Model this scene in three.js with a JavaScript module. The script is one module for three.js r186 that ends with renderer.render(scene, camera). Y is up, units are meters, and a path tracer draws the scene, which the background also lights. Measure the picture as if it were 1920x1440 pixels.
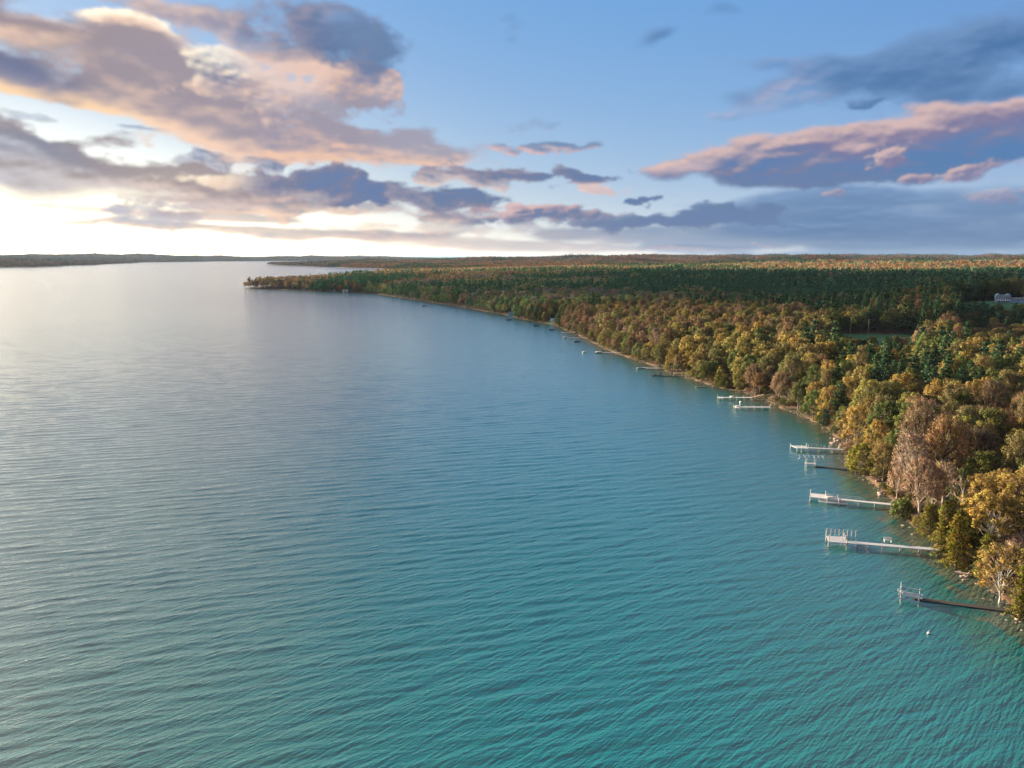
import * as THREE from 'three';
import { mergeGeometries } from 'three/addons/utils/BufferGeometryUtils.js';

// ------------------------------------------------------------------ camera, light, exposure
const EXPOSURE = 3.1, EYE = 55, PITCH = THREE.MathUtils.degToRad(9.16), FOCAL = 1482;      // metres above the lake; tilt down
const scene = new THREE.Scene();
const camera = new THREE.PerspectiveCamera(51.82, 4 / 3, 0.5, 40000);
camera.position.set(0, EYE, 0);
camera.rotation.set(-PITCH, 0, 0);
camera.updateMatrixWorld();
const renderer = new THREE.WebGLRenderer({ antialias: true });
renderer.setSize(1024, 768);
renderer.toneMapping = THREE.LinearToneMapping;
renderer.toneMappingExposure = EXPOSURE;
renderer.shadowMap.enabled = true;
const SUN_AZ = -52, SUN_EL = 12;                                            // degrees: left of the view, low
const rad = (d) => d * Math.PI / 180;
const dirOf = (az, el) => new THREE.Vector3(Math.sin(rad(az)) * Math.cos(rad(el)), Math.sin(rad(el)), -Math.cos(rad(az)) * Math.cos(rad(el)));
const sun = new THREE.DirectionalLight(new THREE.Color().setRGB(1, 0.82, 0.58), 5);
sun.position.copy(dirOf(SUN_AZ, SUN_EL).multiplyScalar(2000));
sun.castShadow = true;
sun.shadow.radius = 3;
Object.assign(sun.shadow.camera, { left: -1500, right: 2500, top: 800, bottom: -800, near: 10, far: 16000 });
sun.shadow.mapSize.set(4096, 4096);
sun.name = 'sun';
scene.add(sun, sun.target);

// ------------------------------------------------------------------ random numbers and noise
function rng(seed) {
  let s = seed >>> 0;
  return () => { s = (s + 0x6d2b79f5) | 0; let t = Math.imul(s ^ (s >>> 15), 1 | s); t = (t + Math.imul(t ^ (t >>> 7), 61 | t)) ^ t; return ((t ^ (t >>> 14)) >>> 0) / 4294967296; };
}
const TABLE = new Float32Array(65536);
{ const r = rng(77); for (let i = 0; i < 65536; i++) TABLE[i] = r(); }
const lat = (ix, iy) => TABLE[((ix & 255) + ((iy + 31 * (ix >> 8)) & 255) * 256) & 65535];
function vnoise(x, y) {
  const ix = Math.floor(x), iy = Math.floor(y); let fx = x - ix, fy = y - iy;
  fx = fx * fx * fx * (fx * (fx * 6 - 15) + 10); fy = fy * fy * fy * (fy * (fy * 6 - 15) + 10);
  const a = lat(ix, iy), b = lat(ix + 1, iy), c = lat(ix, iy + 1), d = lat(ix + 1, iy + 1);
  return a + (b - a) * fx + (c - a) * fy + (a - b - c + d) * fx * fy;
}
function fbm(x, y, oct = 5) {
  let s = 0, a = 0.5, n = 0;
  for (let i = 0; i < oct; i++) { s += a * vnoise(x, y); n += a; a *= 0.52; const t = x * 1.62 - y * 1.2 + 17.3; y = x * 1.2 + y * 1.62 - 9.1; x = t; }
  return s / n;
}
const clamp = THREE.MathUtils.clamp, sstep = THREE.MathUtils.smoothstep, lerp = THREE.MathUtils.lerp;
const lin = (r, g, b) => [r, g, b].map((v) => { v /= 255; return v <= 0.04045 ? v / 12.92 : Math.pow((v + 0.055) / 1.055, 2.4); });

// ------------------------------------------------------------------ sky: air and clouds by direction (degrees of azimuth from straight ahead, degrees of elevation)
const TONES = {
  cream: lin(255, 240, 214).map((v) => v * 1.15), gold: lin(255, 214, 165).map((v) => v * 1.1), peach: lin(250, 214, 190), coral: lin(246, 202, 174), rosy: lin(212, 184, 182), rose: lin(222, 186, 184),
  haze: lin(196, 196, 208), mauve: lin(160, 152, 168), ash: lin(160, 146, 150), slate: lin(112, 146, 190), violet: lin(126, 122, 158), steel: lin(108, 134, 172), dusk: lin(92, 112, 152), blue: lin(70, 112, 162),
};
const BANKS = [];
function bank(size, stretch, rough, bias = 0.5) { BANKS.push({ size, stretch, rough, bias, blobs: [], seed: BANKS.length * 13.7 }); }
function cloud(az, el, raz, rel, rot, op, lit, shade, lx, ly, soft) {
  const a = rad(-rot), sa = Math.abs(Math.sin(a)), ca = Math.abs(Math.cos(a));
  BANKS[BANKS.length - 1].blobs.push({ az, el, raz, rel, ca: Math.cos(a), sa: Math.sin(a), op, lit: TONES[lit], shade: TONES[shade], lx, ly, soft, wide: 1.7 * (ca * raz + sa * rel), tall: 1.7 * (sa * raz + ca * rel) });
}
{ // the sky goes on outside the view: scattered banks of the same kind, warmer towards the sun
  const r = rng(4711);
  for (let i = 0; i < 230; i++) {
    const az = -180 + 360 * r(), el = 2 + 62 * Math.pow(r(), 1.6), inView = Math.abs(az) < 37 && el < 19, s = 0.5 + el / 16, warm = Math.cos(rad(az - SUN_AZ)) > 0.1;
    const pick = r(), w = (4 + 9 * r()) * s, h = (1.1 + 1.6 * r()) * s, rot = -12 + 24 * r(), op = 0.5 + 0.5 * r();
    if (Math.abs(az) < 34 && el > 18 && el < 58 && az > -22) continue;           // clear blue overhead, as at the top of the view
    if (inView || (Math.abs(az) - w < 36 && el - h * 1.6 < 18)) continue;
    bank(h * 0.7, 2.2, 1.1);
    cloud(az, el, w, h, rot, op, warm ? (pick < 0.5 ? 'cream' : 'peach') : (pick < 0.6 ? 'peach' : 'rose'), warm ? (pick < 0.6 ? 'coral' : 'mauve') : (pick < 0.5 ? 'slate' : 'steel'), Math.sin(rad(SUN_AZ - az)) * 0.6, warm ? -0.5 : 0.7, 0.6);
  }
}
bank(0.8, 5, 0.9, 0.42);
cloud(24.57, 1.74, 14.93, 1.76, 0, 0.9, 'slate', 'blue', 0, 0.6, 0.9);
cloud(19.6, 3.37, 10.98, 1.31, -2, 0.75, 'slate', 'blue', -0.3, 0.6, 0.9);
cloud(29.57, 2.95, 7.43, 1.6, 0, 0.7, 'slate', 'blue', -0.3, 0.6, 0.9);
cloud(28.61, 0.43, 11.73, 0.66, 0, 0.9, 'slate', 'blue', 0, 0.6, 0.9);
cloud(24.38, -0.1, 13.21, 0.55, 0, 0.9, 'slate', 'blue', 0, 0.6, 0.9);
cloud(32.06, -0.09, 8.23, 0.64, 0, 0.95, 'slate', 'blue', 0, 0.6, 0.9);
cloud(7.18, 1.53, 8.91, 0.59, 0, 0.75, 'mauve', 'steel', -0.5, -0.5, 0.8);
cloud(13.81, 1.06, 8.56, 0.58, 0, 0.75, 'slate', 'steel', -0.5, -0.5, 0.8);
bank(0.4, 6, 0.65, 0.5);
cloud(-1.14, 0.98, 7.56, 0.48, 0, 0.6, 'rose', 'mauve', -0.5, -0.5, 0.8);
cloud(-10.16, 1.44, 6.23, 0.59, 1, 0.85, 'rose', 'mauve', -0.5, -0.6, 0.6);
cloud(-15.56, 1.59, 7.03, 0.4, 1, 0.7, 'rose', 'mauve', -0.5, -0.6, 0.7);
cloud(-27.53, 2.94, 7.72, 0.3, 1, 0.6, 'peach', 'rose', -0.5, -0.6, 0.8);
cloud(-19.3, 2.68, 7.39, 0.31, 1, 0.7, 'rose', 'mauve', -0.5, -0.6, 0.8);
cloud(-23.6, 2.06, 7.62, 0.34, 1, 0.8, 'rose', 'mauve', -0.5, -0.6, 0.8);
cloud(2.28, 0.64, 7.94, 0.34, 0, 0.6, 'rose', 'mauve', -0.5, -0.5, 0.8);
cloud(10.55, 0.56, 9.5, 0.34, 0, 0.6, 'rose', 'steel', -0.5, -0.5, 0.8);
bank(0.7, 2.2, 1.45, 0.5);
cloud(9.02, 2.44, 7.0, 0.62, -1, 0.95, 'steel', 'dusk', -0.5, 0.4, 0.5);
cloud(15.15, 2.92, 3.88, 0.79, -1, 0.95, 'steel', 'dusk', -0.5, 0.5, 0.5);
cloud(1.51, 3.1, 5.28, 0.74, 3, 0.95, 'rose', 'dusk', -0.6, 0.5, 0.4);
cloud(-3.03, 2.58, 3.4, 0.51, 0, 0.9, 'mauve', 'dusk', -0.6, -0.3, 0.5);
cloud(-4.17, 1.98, 7.5, 0.52, 0, 0.5, 'peach', 'mauve', -0.6, -0.3, 0.8);
bank(0.9, 2.4, 1.45, 0.5);
cloud(-5.64, 4.04, 5.59, 0.76, 3, 0.95, 'mauve', 'dusk', -0.6, -0.5, 0.45);
cloud(-9.74, 3.16, 9.47, 0.51, 2, 0.7, 'peach', 'mauve', -0.6, -0.6, 0.7);
cloud(-16.87, 3.42, 6.55, 0.78, 4, 0.95, 'peach', 'dusk', -0.6, -0.7, 0.5);
bank(1.2, 2.4, 1.45, 0.5);
cloud(-28.25, 5.08, 11.05, 2.24, 7, 1, 'haze', 'ash', -0.3, -0.8, 0.55);
cloud(-30.44, 6.06, 5.28, 1.06, 9, 0.9, 'haze', 'dusk', -0.3, -0.8, 0.5);
cloud(-22.49, 4.49, 8.33, 1.28, 5, 0.9, 'peach', 'ash', -0.5, -0.7, 0.7);
cloud(-27.17, 3.84, 7.75, 0.4, 2, 0.6, 'cream', 'haze', -0.3, -0.8, 0.8);
bank(1.0, 1.6, 1.45, 0.5);
cloud(-20.49, 5.23, 2.31, 0.81, 0, 0.85, 'cream', 'peach', -0.5, 0.6, 0.6);
cloud(-14.37, 4.71, 4.93, 1.55, 2, 1, 'mauve', 'dusk', -0.7, -0.4, 0.35);
cloud(-11.33, 4.94, 1.99, 1.28, 0, 1, 'mauve', 'dusk', -0.7, 0.2, 0.35);
cloud(-14.76, 3.81, 3.18, 0.43, -3, 0.8, 'peach', 'mauve', -0.5, 0.6, 0.6);
bank(0.6, 2, 1.45, 0.5);
cloud(-17.42, 6.36, 3.92, 0.58, 0, 0.9, 'haze', 'dusk', -0.5, -0.6, 0.5);
cloud(-20.27, 6.15, 1.48, 0.54, 0, 0.85, 'haze', 'dusk', -0.5, -0.6, 0.5);
cloud(-30.26, 8.15, 2.21, 0.36, 4, 0.5, 'haze', 'steel', 0, -0.6, 0.8);
cloud(-24.13, 8.12, 1.86, 0.22, 2, 0.6, 'haze', 'steel', 0, -0.6, 0.8);
cloud(-20.67, 7.7, 1.96, 0.33, 3, 0.5, 'peach', 'mauve', 0, -0.6, 0.8);
bank(1.2, 2.5, 1.4, 0.42);
cloud(-13.19, 7.94, 10.16, 1.65, 8, 1, 'coral', 'mauve', -0.3, -0.7, 0.7);
cloud(-7.06, 7.5, 4.77, 1.06, 3, 0.8, 'coral', 'mauve', -0.3, -0.7, 0.9);
cloud(-18.65, 8.66, 8.64, 1.85, 14, 0.95, 'coral', 'mauve', -0.2, -0.8, 0.6);
bank(1.8, 1.7, 1.45, 0.5);
cloud(-25.68, 13.79, 3.26, 1.18, 10, 1, 'cream', 'peach', -0.4, 0.6, 0.5);
cloud(-22.86, 13.27, 2.79, 1.09, 15, 0.9, 'cream', 'peach', -0.4, 0.6, 0.6);
cloud(-29.83, 13.23, 3.57, 1.03, 10, 0.9, 'peach', 'ash', -0.4, 0.4, 0.6);
bank(1.9, 2.3, 1.3, 0.36);
cloud(-26.3, 11.43, 9.73, 2.37, 13, 1, 'peach', 'ash', -0.1, -0.9, 0.55);
cloud(-22.12, 10.24, 7.91, 2.23, 20, 0.95, 'peach', 'mauve', -0.1, -0.9, 0.6);
cloud(-28.72, 10.0, 7.38, 1.33, 9, 0.95, 'gold', 'mauve', 0, -1, 0.6);
cloud(-29.2, 10.94, 4.77, 1.36, 6, 1, 'mauve', 'dusk', 0.2, -0.8, 0.8);
cloud(-30.55, 11.14, 4.09, 0.88, 6, 1, 'dusk', 'dusk', 0.2, -0.8, 0.8);
bank(1.1, 1.8, 1.5, 0.5);
cloud(-20.11, 11.81, 3.56, 1.07, 18, 0.85, 'cream', 'dusk', -0.4, 0.6, 0.4);
cloud(-18.94, 12.27, 1.97, 0.5, 15, 0.7, 'cream', 'peach', -0.4, 0.6, 0.5);
cloud(-16.54, 10.49, 4.42, 1.38, 8, 0.9, 'peach', 'mauve', -0.6, 0.5, 0.5);
cloud(-14.15, 10.21, 3.83, 1.2, 8, 0.85, 'peach', 'mauve', -0.7, 0.3, 0.5);
cloud(-12.66, 12.42, 4.54, 0.98, 3, 0.85, 'peach', 'coral', -0.3, 0.6, 0.6);
cloud(-14.95, 11.49, 2.75, 1.44, 0, 0.7, 'peach', 'coral', -0.6, 0.3, 0.7);
cloud(-9.86, 11.54, 2.86, 1.67, 10, 1, 'coral', 'mauve', -0.5, 0.6, 0.4);
cloud(-8.25, 11.26, 1.44, 1.14, 0, 0.8, 'coral', 'mauve', 0.6, -0.2, 0.5);
bank(1.8, 1.8, 1.4, 0.4);
cloud(-21.8, 15.08, 5.32, 0.9, 4, 0.9, 'peach', 'mauve', -0.5, 0.5, 0.7);
cloud(-14.29, 14.87, 9.19, 2.31, 6, 0.95, 'mauve', 'dusk', -0.7, 0.2, 0.7);
cloud(-10.13, 14.46, 3.89, 1.79, 15, 0.9, 'slate', 'steel', -0.5, 0.2, 0.6);
cloud(-18.04, 13.68, 3.97, 0.93, 10, 0.7, 'peach', 'mauve', -0.6, -0.3, 0.8);
cloud(-11.51, 15.35, 1.75, 0.57, 0, 0.5, 'mauve', 'slate', -0.5, 0.5, 0.8);
bank(0.6, 2.2, 1.45, 0.5);
cloud(1.12, 7.3, 4.66, 0.35, 0, 0.85, 'rose', 'steel', -0.4, -0.6, 0.5);
cloud(0.56, 8.79, 2.79, 0.63, -6, 0.45, 'mauve', 'slate', -0.4, -0.4, 0.9);
cloud(4.5, 5.57, 1.72, 0.51, 0, 1, 'steel', 'dusk', -0.3, 0.5, 0.4);
cloud(-0.75, 5.58, 6.54, 0.65, 0, 1, 'mauve', 'dusk', -0.5, 0.3, 0.4);
cloud(-3.01, 5.21, 4.12, 0.44, 2, 0.7, 'peach', 'mauve', -0.5, -0.6, 0.6);
cloud(5.93, 4.76, 2.05, 0.44, 8, 0.75, 'peach', 'rose', -0.5, 0.4, 0.6);
bank(0.45, 1.8, 1.45, 0.5);
cloud(8.8, 3.93, 1.7, 0.44, 0, 1, 'steel', 'dusk', -0.3, 0.5, 0.4);
cloud(7.29, 5.43, 0.67, 0.18, 0, 0.5, 'slate', 'steel', 0, 0.5, 0.8);
bank(1.3, 2.2, 1.0, 0.5);
cloud(10.13, 14.37, 2.83, 0.83, -4, 0.6, 'slate', 'blue', -0.3, 0.5, 0.9);
cloud(14.61, 15.32, 1.71, 0.5, 20, 0.35, 'slate', 'blue', -0.3, 0.5, 0.9);
cloud(28.05, 11.26, 10.01, 2.39, -6, 0.9, 'slate', 'blue', -0.3, 0.6, 0.8);
cloud(22.37, 11.23, 6.6, 1.13, -3, 0.8, 'slate', 'blue', -0.3, 0.6, 0.7);
cloud(16.12, 12.0, 2.37, 0.58, 10, 0.35, 'mauve', 'blue', -0.3, 0.6, 0.9);
cloud(19.23, 10.11, 2.96, 0.98, -4, 0.35, 'rose', 'slate', -0.3, 0.6, 0.9);
cloud(15.22, 9.32, 2.42, 0.74, -6, 0.3, 'rose', 'slate', -0.3, 0.6, 0.9);
bank(0.5, 2, 1.45, 0.5);
cloud(23.42, 9.57, 1.44, 0.29, 0, 0.8, 'slate', 'blue', -0.3, 0.6, 0.5);
cloud(27.04, 9.39, 1.46, 0.31, 0, 0.4, 'slate', 'blue', -0.3, 0.6, 0.8);
bank(1.6, 2.2, 1.45, 0.5);
cloud(29.83, 10.04, 6.39, 1.79, -4, 0.85, 'slate', 'blue', 0, 0.6, 0.9);
bank(1.0, 2.3, 0.85, 0.36);
cloud(28.31, 8.0, 7.2, 1.43, -6, 1, 'rosy', 'violet', -0.25, 0.9, 0.5);
cloud(30.12, 6.54, 7.54, 1.48, -3, 0.95, 'violet', 'blue', -0.2, 0.7, 0.6);
cloud(22.63, 7.21, 8.87, 1.38, -7, 1, 'rosy', 'violet', -0.25, 0.9, 0.5);
cloud(16.39, 6.39, 6.18, 1.31, -2, 1, 'rosy', 'blue', -0.35, 0.9, 0.5);
cloud(18.82, 5.42, 7.71, 1.1, -1, 0.95, 'violet', 'dusk', -0.2, 0.7, 0.5);
cloud(25.8, 6.13, 7.87, 1.1, -1, 0.85, 'violet', 'blue', -0.2, 0.7, 0.6);
cloud(12.54, 6.33, 2.14, 0.63, -8, 0.8, 'coral', 'rose', -0.4, 0.4, 0.6);
bank(0.6, 1.7, 1.45, 0.5);
cloud(24.83, 6.15, 1.36, 0.62, 0, 0.95, 'rosy', 'violet', -0.4, 0.7, 0.4);
cloud(29.12, 5.07, 1.72, 0.51, -3, 0.9, 'rosy', 'violet', -0.4, 0.7, 0.5);
cloud(26.51, 4.67, 1.38, 0.4, -2, 0.8, 'rosy', 'violet', -0.4, 0.7, 0.5);
cloud(21.86, 4.24, 1.29, 0.34, 0, 0.6, 'rosy', 'violet', -0.4, 0.7, 0.6);
cloud(31.2, 3.6, 1.93, 0.44, -2, 0.5, 'rosy', 'violet', -0.4, 0.7, 0.8);
cloud(17.7, 0.65, 1.04, 0.17, 0, 0.7, 'rose', 'mauve', -0.4, 0.7, 0.8);
bank(3, 2.2, 1.2, 0.74);
cloud(-40, 24, 16, 4, 8, 0.95, 'cream', 'peach', -0.4, -0.6, 0.7);
cloud(-24, 25, 14, 4.5, 10, 0.95, 'cream', 'coral', -0.5, -0.5, 0.7);
cloud(-58, 33, 18, 5, 4, 0.9, 'cream', 'coral', -0.3, -0.6, 0.7);
cloud(-38, 40, 18, 6, 8, 0.8, 'peach', 'rose', -0.4, -0.5, 0.8);
function air(az, el, out) {
  const c = Math.cos(rad(el)) * Math.cos(rad(az - SUN_AZ)), e = Math.max(el, 0), up = 1 - Math.exp(-e / 8.5), top = sstep(el, 18, 75);
  const near = Math.exp(-Math.pow((az - SUN_AZ - 8) / 29, 2)) + Math.exp(-Math.pow((az - SUN_AZ + 360 - 8) / 29, 2)) + Math.exp(-Math.pow((az - SUN_AZ - 360 - 8) / 29, 2));
  const glow = near * Math.exp(-e / 5.2) * 1.7, band = (0.30 + 0.70 * clamp(c, 0, 1)) * Math.exp(-e / 2.2), veil = near * Math.exp(-e / 26) * 0.36;
  const gold = 1 - 0.45 * Math.min(1, near) * Math.exp(-e / 6), far = 1 - 0.25 * sstep(az, 0, 60) * (1 - sstep(az, 100, 180));
  out[0] = (lerp(0.56, lerp(0.105, 0.13, top), up) * far) + glow * 1.32 + band * 0.62 + veil * 0.9;
  out[1] = (lerp(0.72, lerp(0.325, 0.30, top), up) * far) + glow * 0.96 + band * 0.30 + veil * 0.85;
  out[2] = (lerp(0.80, lerp(0.71, 0.60, top), up) * lerp(far, 1, 0.5)) * gold + glow * 0.42 + band * 0.05 + veil * 0.75;
}
function skyTexel(az, el, list, out, oct) {
  air(az, el, out);
  for (const b of list) {
    let open = 1, W = 0, light = 0, op = 0, soft = 0, l0 = 0, l1 = 0, l2 = 0, s0 = 0, s1 = 0, s2 = 0, nx, ny, wx, wy, ready = false;
    for (const k of b.blobs) {
      let da = az - k.az; if (da > 180) da -= 360; else if (da < -180) da += 360;
      const de0 = el - k.el;
      if (da > k.wide || da < -k.wide || de0 > k.tall || de0 < -k.tall) continue;
      if (!ready) { ready = true; nx = az / (b.size * b.stretch) + b.seed; ny = el / b.size - b.seed * 0.7; wx = (vnoise(nx * 0.7 + 3.1, ny * 0.7) - 0.5) * b.size * b.stretch * 0.9; wy = (vnoise(nx * 0.7 - 7.7, ny * 0.7 + 5.2) - 0.5) * b.size * 0.9; }
      const dx = da + wx, dy = de0 + wy, u = (dx * k.ca + dy * k.sa) / k.raz, v = (-dx * k.sa + dy * k.ca) / k.rel, w = Math.exp(-1.25 * (u * u + v * v)), ww = w * w;
      open *= 1 - w; W += ww; light += ww * (u * k.lx + v * k.ly); op += ww * k.op; soft += ww * k.soft;
      l0 += ww * k.lit[0]; l1 += ww * k.lit[1]; l2 += ww * k.lit[2]; s0 += ww * k.shade[0]; s1 += ww * k.shade[1]; s2 += ww * k.shade[2];
    }
    if (!ready || W < 1e-4) continue;
    const n = fbm(nx, ny, oct), d = (1 - open) - 0.34 + (n - 0.5) * b.rough;
    if (d <= 0) continue;
    const f = b.blobs[0], a = op / W * sstep(d, 0, 0.10 + 0.50 * soft / W), n1 = fbm(nx, ny, 4), n2 = fbm(nx + 0.30 * f.lx, ny + 0.34 * f.ly, 4);
    let lit = clamp(b.bias + 0.72 * light / W + (n1 - n2) * 1.7 - 0.18 * sstep(d, 0.2, 0.8), 0, 1); lit = lit * lit * (3 - 2 * lit);
    const q = 0.10 * a;
    out[0] += a * (lerp(s0, l0, lit) / W - out[0]) + q * Math.max(out[0] - 0.9, 0); out[1] += a * (lerp(s1, l1, lit) / W - out[1]) + q * Math.max(out[1] - 0.9, 0); out[2] += a * (lerp(s2, l2, lit) / W - out[2]) + q * Math.max(out[2] - 0.9, 0);
  }
  const over = Math.max(0, out[1] - 0.82) * 0.5;                            // the bright air round the low sun is brighter than a picture can show
  out[0] += over * 1.12; out[1] += over * 0.90; out[2] += over * 1.0;
}
{
  const W = 4096, H = 2048, data = new Float32Array(W * H * 4), o = [0, 0, 0];
  for (let row = H / 2; row < H; row++) {
    const el = ((row + 0.5) / H - 0.5) * 180, step = el < 22 ? 1 : el < 50 ? 4 : 8, list = BANKS.filter((b) => b.blobs.some((k) => Math.abs(el - k.el) < k.tall));
    if (step > 1 && row % (step / 2) && row > H / 2) { data.copyWithin(row * W * 4, (row - 1) * W * 4, row * W * 4); continue; }
    for (let col = 0; col < W; col++) {
      const az0 = ((col + 0.5) / W - 0.5) * 360 + 90, az = az0 > 180 ? az0 - 360 : az0, seen = Math.abs(az) < 48 && el < 26, st = seen ? step : Math.max(step, 4), i = (row * W + col) * 4;
      if (col % st && col) { data[i] = data[i - 4]; data[i + 1] = data[i - 3]; data[i + 2] = data[i - 2]; data[i + 3] = 1; continue; }
      skyTexel(az, el, list, o, seen ? 7 : 4);
      data[i] = o[0] / EXPOSURE; data[i + 1] = o[1] / EXPOSURE; data[i + 2] = o[2] / EXPOSURE; data[i + 3] = 1;
    }
  }
  for (let i = 0; i < (H / 2) * W; i++) { data[i * 4] = 0.10; data[i * 4 + 1] = 0.22; data[i * 4 + 2] = 0.26; data[i * 4 + 3] = 1; }
  const t = new THREE.DataTexture(data, W, H, THREE.RGBAFormat, THREE.FloatType);
  t.mapping = THREE.EquirectangularReflectionMapping; t.magFilter = THREE.LinearFilter; t.minFilter = THREE.LinearFilter; t.wrapS = THREE.RepeatWrapping; t.needsUpdate = true;
  scene.background = t; scene.environment = t;
}

// ------------------------------------------------------------------ the shores (x, z in metres on the lake's level; the lake is everything else)
const MAIN = [[78.2, -113.4], [79, -129.6], [80.7, -143.5], [82.3, -158], [85.6, -173], [89.3, -194], [90, -207], [96.2, -224], [101.3, -253], [101.3, -273], [96.9, -291], [96.4, -313], [85.5, -338], [76.3, -373], [65.7, -420], [58.5, -453], [50, -527], [34.6, -640], [13.9, -688], [-10.2, -759], [-59, -881], [-141, -1050], [-207, -1186], [-304, -1259], [-396, -1340], [-470, -1392], [-474, -1402], [-454, -1460], [-420, -1560], [-390, -1850], [-384, -2200], [-384, -2607], [-366, -3211], [-446, -3340], [-850, -3979], [-1604, -5227], [-1560, -5400], [-1300, -5900], [-900, -6900], [-800, -9000], [-700, -13500], [14000, -13500], [14000, 400], [150, 400], [96, 120], [76, -20], [74, -70]];
const WEST = [[-2480, -4150], [-2590, -4640], [-2690, -4760], [-2730, -5230], [-2960, -5800], [-3180, -6700], [-3520, -7600], [-3380, -8400], [-3480, -9300], [-2900, -9900], [-1900, -10300], [-700, -10400], [-700, -13500], [-14000, -13500], [-14000, -2500], [-5200, -2700], [-3300, -3600]];
const prep = (P) => P.map((a, i) => { const b = P[(i + 1) % P.length]; return [a[0], a[1], b[0] - a[0], b[1] - a[1], 1 / ((b[0] - a[0]) ** 2 + (b[1] - a[1]) ** 2)]; });
const SEGS = [prep(MAIN), prep(WEST)];
function inland(x, z) {                                                     // metres inland from the nearest shore, negative over the lake
  const wob = (fbm(x * 0.045, z * 0.045, 3) - 0.5) * 7;
  let out = -1e9;
  for (const S of SEGS) {
    let best = 1e18, inside = false;
    for (const s of S) {
      const px = x - s[0], pz = z - s[1]; let t = (px * s[2] + pz * s[3]) * s[4]; t = t < 0 ? 0 : t > 1 ? 1 : t;
      const ex = px - s[2] * t, ez = pz - s[3] * t, d = ex * ex + ez * ez; if (d < best) best = d;
      const z2 = s[1] + s[3]; if ((s[1] > z) !== (z2 > z) && px < s[2] * (z - s[1]) / s[3]) inside = !inside;
    }
    const d = inside ? Math.sqrt(best) : -Math.sqrt(best); if (d > out) out = d;
  }
  return out + wob * Math.min(1, 0.35 + Math.abs(out) / 60);
}
const KNOLL = [336, -545, 0, 75];                                        // the rise that carries the house: x, z, height, radius
const LAWNS = [];                                                           // clearings: [x, z, rx, rz]
function landHeight(d, x, z) {
  if (d < 0) return Math.max(-2.5, d * 0.16);
  const r = Math.hypot(x, z), n = fbm(x / 420 + 5, z / 420, 4), big = fbm(x / 1500 + 1.7, z / 1500 - 4, 3);
  const west = x < -900 || z < -8500 ? 1 : 0;
  let h = 2.4 * sstep(d, 0.5, 13) + 3.5 * sstep(d, 12, 110) + 14 * sstep(d, 110, 700) * (0.55 + 0.9 * n);
  h += (west ? 20 : 3 + 6 * sstep(r, 2200, 5200)) * sstep(d, 350, 2200) * (0.2 + 1.6 * big) + (14 + 16 * sstep(r, 1500, 3500)) * sstep(d, 500, 1600) * (n - 0.42);
  h += 42 * sstep(d, 700, 1500) * (fbm(x / 620 + 31, z / 330 + 7, 3) - 0.5) * 2 * sstep(r, 1200, 2400);
  h -= 8 * sstep(r, 1300, 3000) * sstep(d, 300, 900);
  h += KNOLL[2] * Math.exp(-((x - KNOLL[0]) ** 2 + (z - KNOLL[1]) ** 2) / KNOLL[3] ** 2);
  if (west) h *= sstep(d, 0, 900) * 0.75 + 0.25 + (r < 6500 ? 0.5 * sstep(d, 0, 500) : 0);
  return h;
}
const height = (x, z) => landHeight(inland(x, z), x, z);
KNOLL[2] = 24.6 - height(KNOLL[0], KNOLL[1]);
// where a line of sight at these degrees of a 1920 x 1440 view meets the land or the lake: used once, to lay the plan out
function spot(px, py, level) {
  const x = (px - 960) / FOCAL, v = (720 - py) / FOCAL, dy = v * Math.cos(PITCH) - Math.sin(PITCH), dz = -(Math.cos(PITCH) + v * Math.sin(PITCH));
  if (level !== undefined) { const t = (level - EYE) / dy; return [x * t, dz * t]; }
  for (let t = 60; t < 9000; t *= 1.004) if (EYE + dy * t <= Math.max(0, height(x * t, dz * t))) return [x * t, dz * t];
  return [x * 9000, dz * 9000];
}
LAWNS.push([...spot(1645, 640), 36, 40], [...spot(1882, 572), 32, 30], [...spot(960, 592), 13, 9], [...spot(1038, 605), 11, 8], [...spot(697, 545.5), 16, 14], [...spot(712, 548), 12, 10]);
const lawn = (x, z) => { let m = 0; for (const [cx, cz, rx, rz] of LAWNS) m = Math.max(m, 1 - ((x - cx) / rx) ** 2 - ((z - cz) / rz) ** 2); return m; };

// ------------------------------------------------------------------ naming
const used = new Map();
function numbered(name) { const n = used.get(name) ?? 0; used.set(name, n + 1); return n ? `${name}_${String(n).padStart(3, '0')}` : name; }
function tag(o, label, category, group, kind) { if (label) o.userData.label = label; if (category) o.userData.category = category; if (group) o.userData.group = group; if (kind) o.userData.kind = kind; return o; }
function mesh(name, geometry, material, parent = scene) {
  const m = new THREE.Mesh(geometry, material); m.name = parent === scene ? numbered(name) : name; m.castShadow = m.receiveShadow = true; parent.add(m); return m;
}
function thing(name, label, category, [x, y, z] = [0, 0, 0], turn = 0, group) {
  const g = new THREE.Group(); g.name = numbered(name); g.position.set(x, y, z); g.rotation.y = turn; scene.add(g); return tag(g, label, category, group);
}

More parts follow.
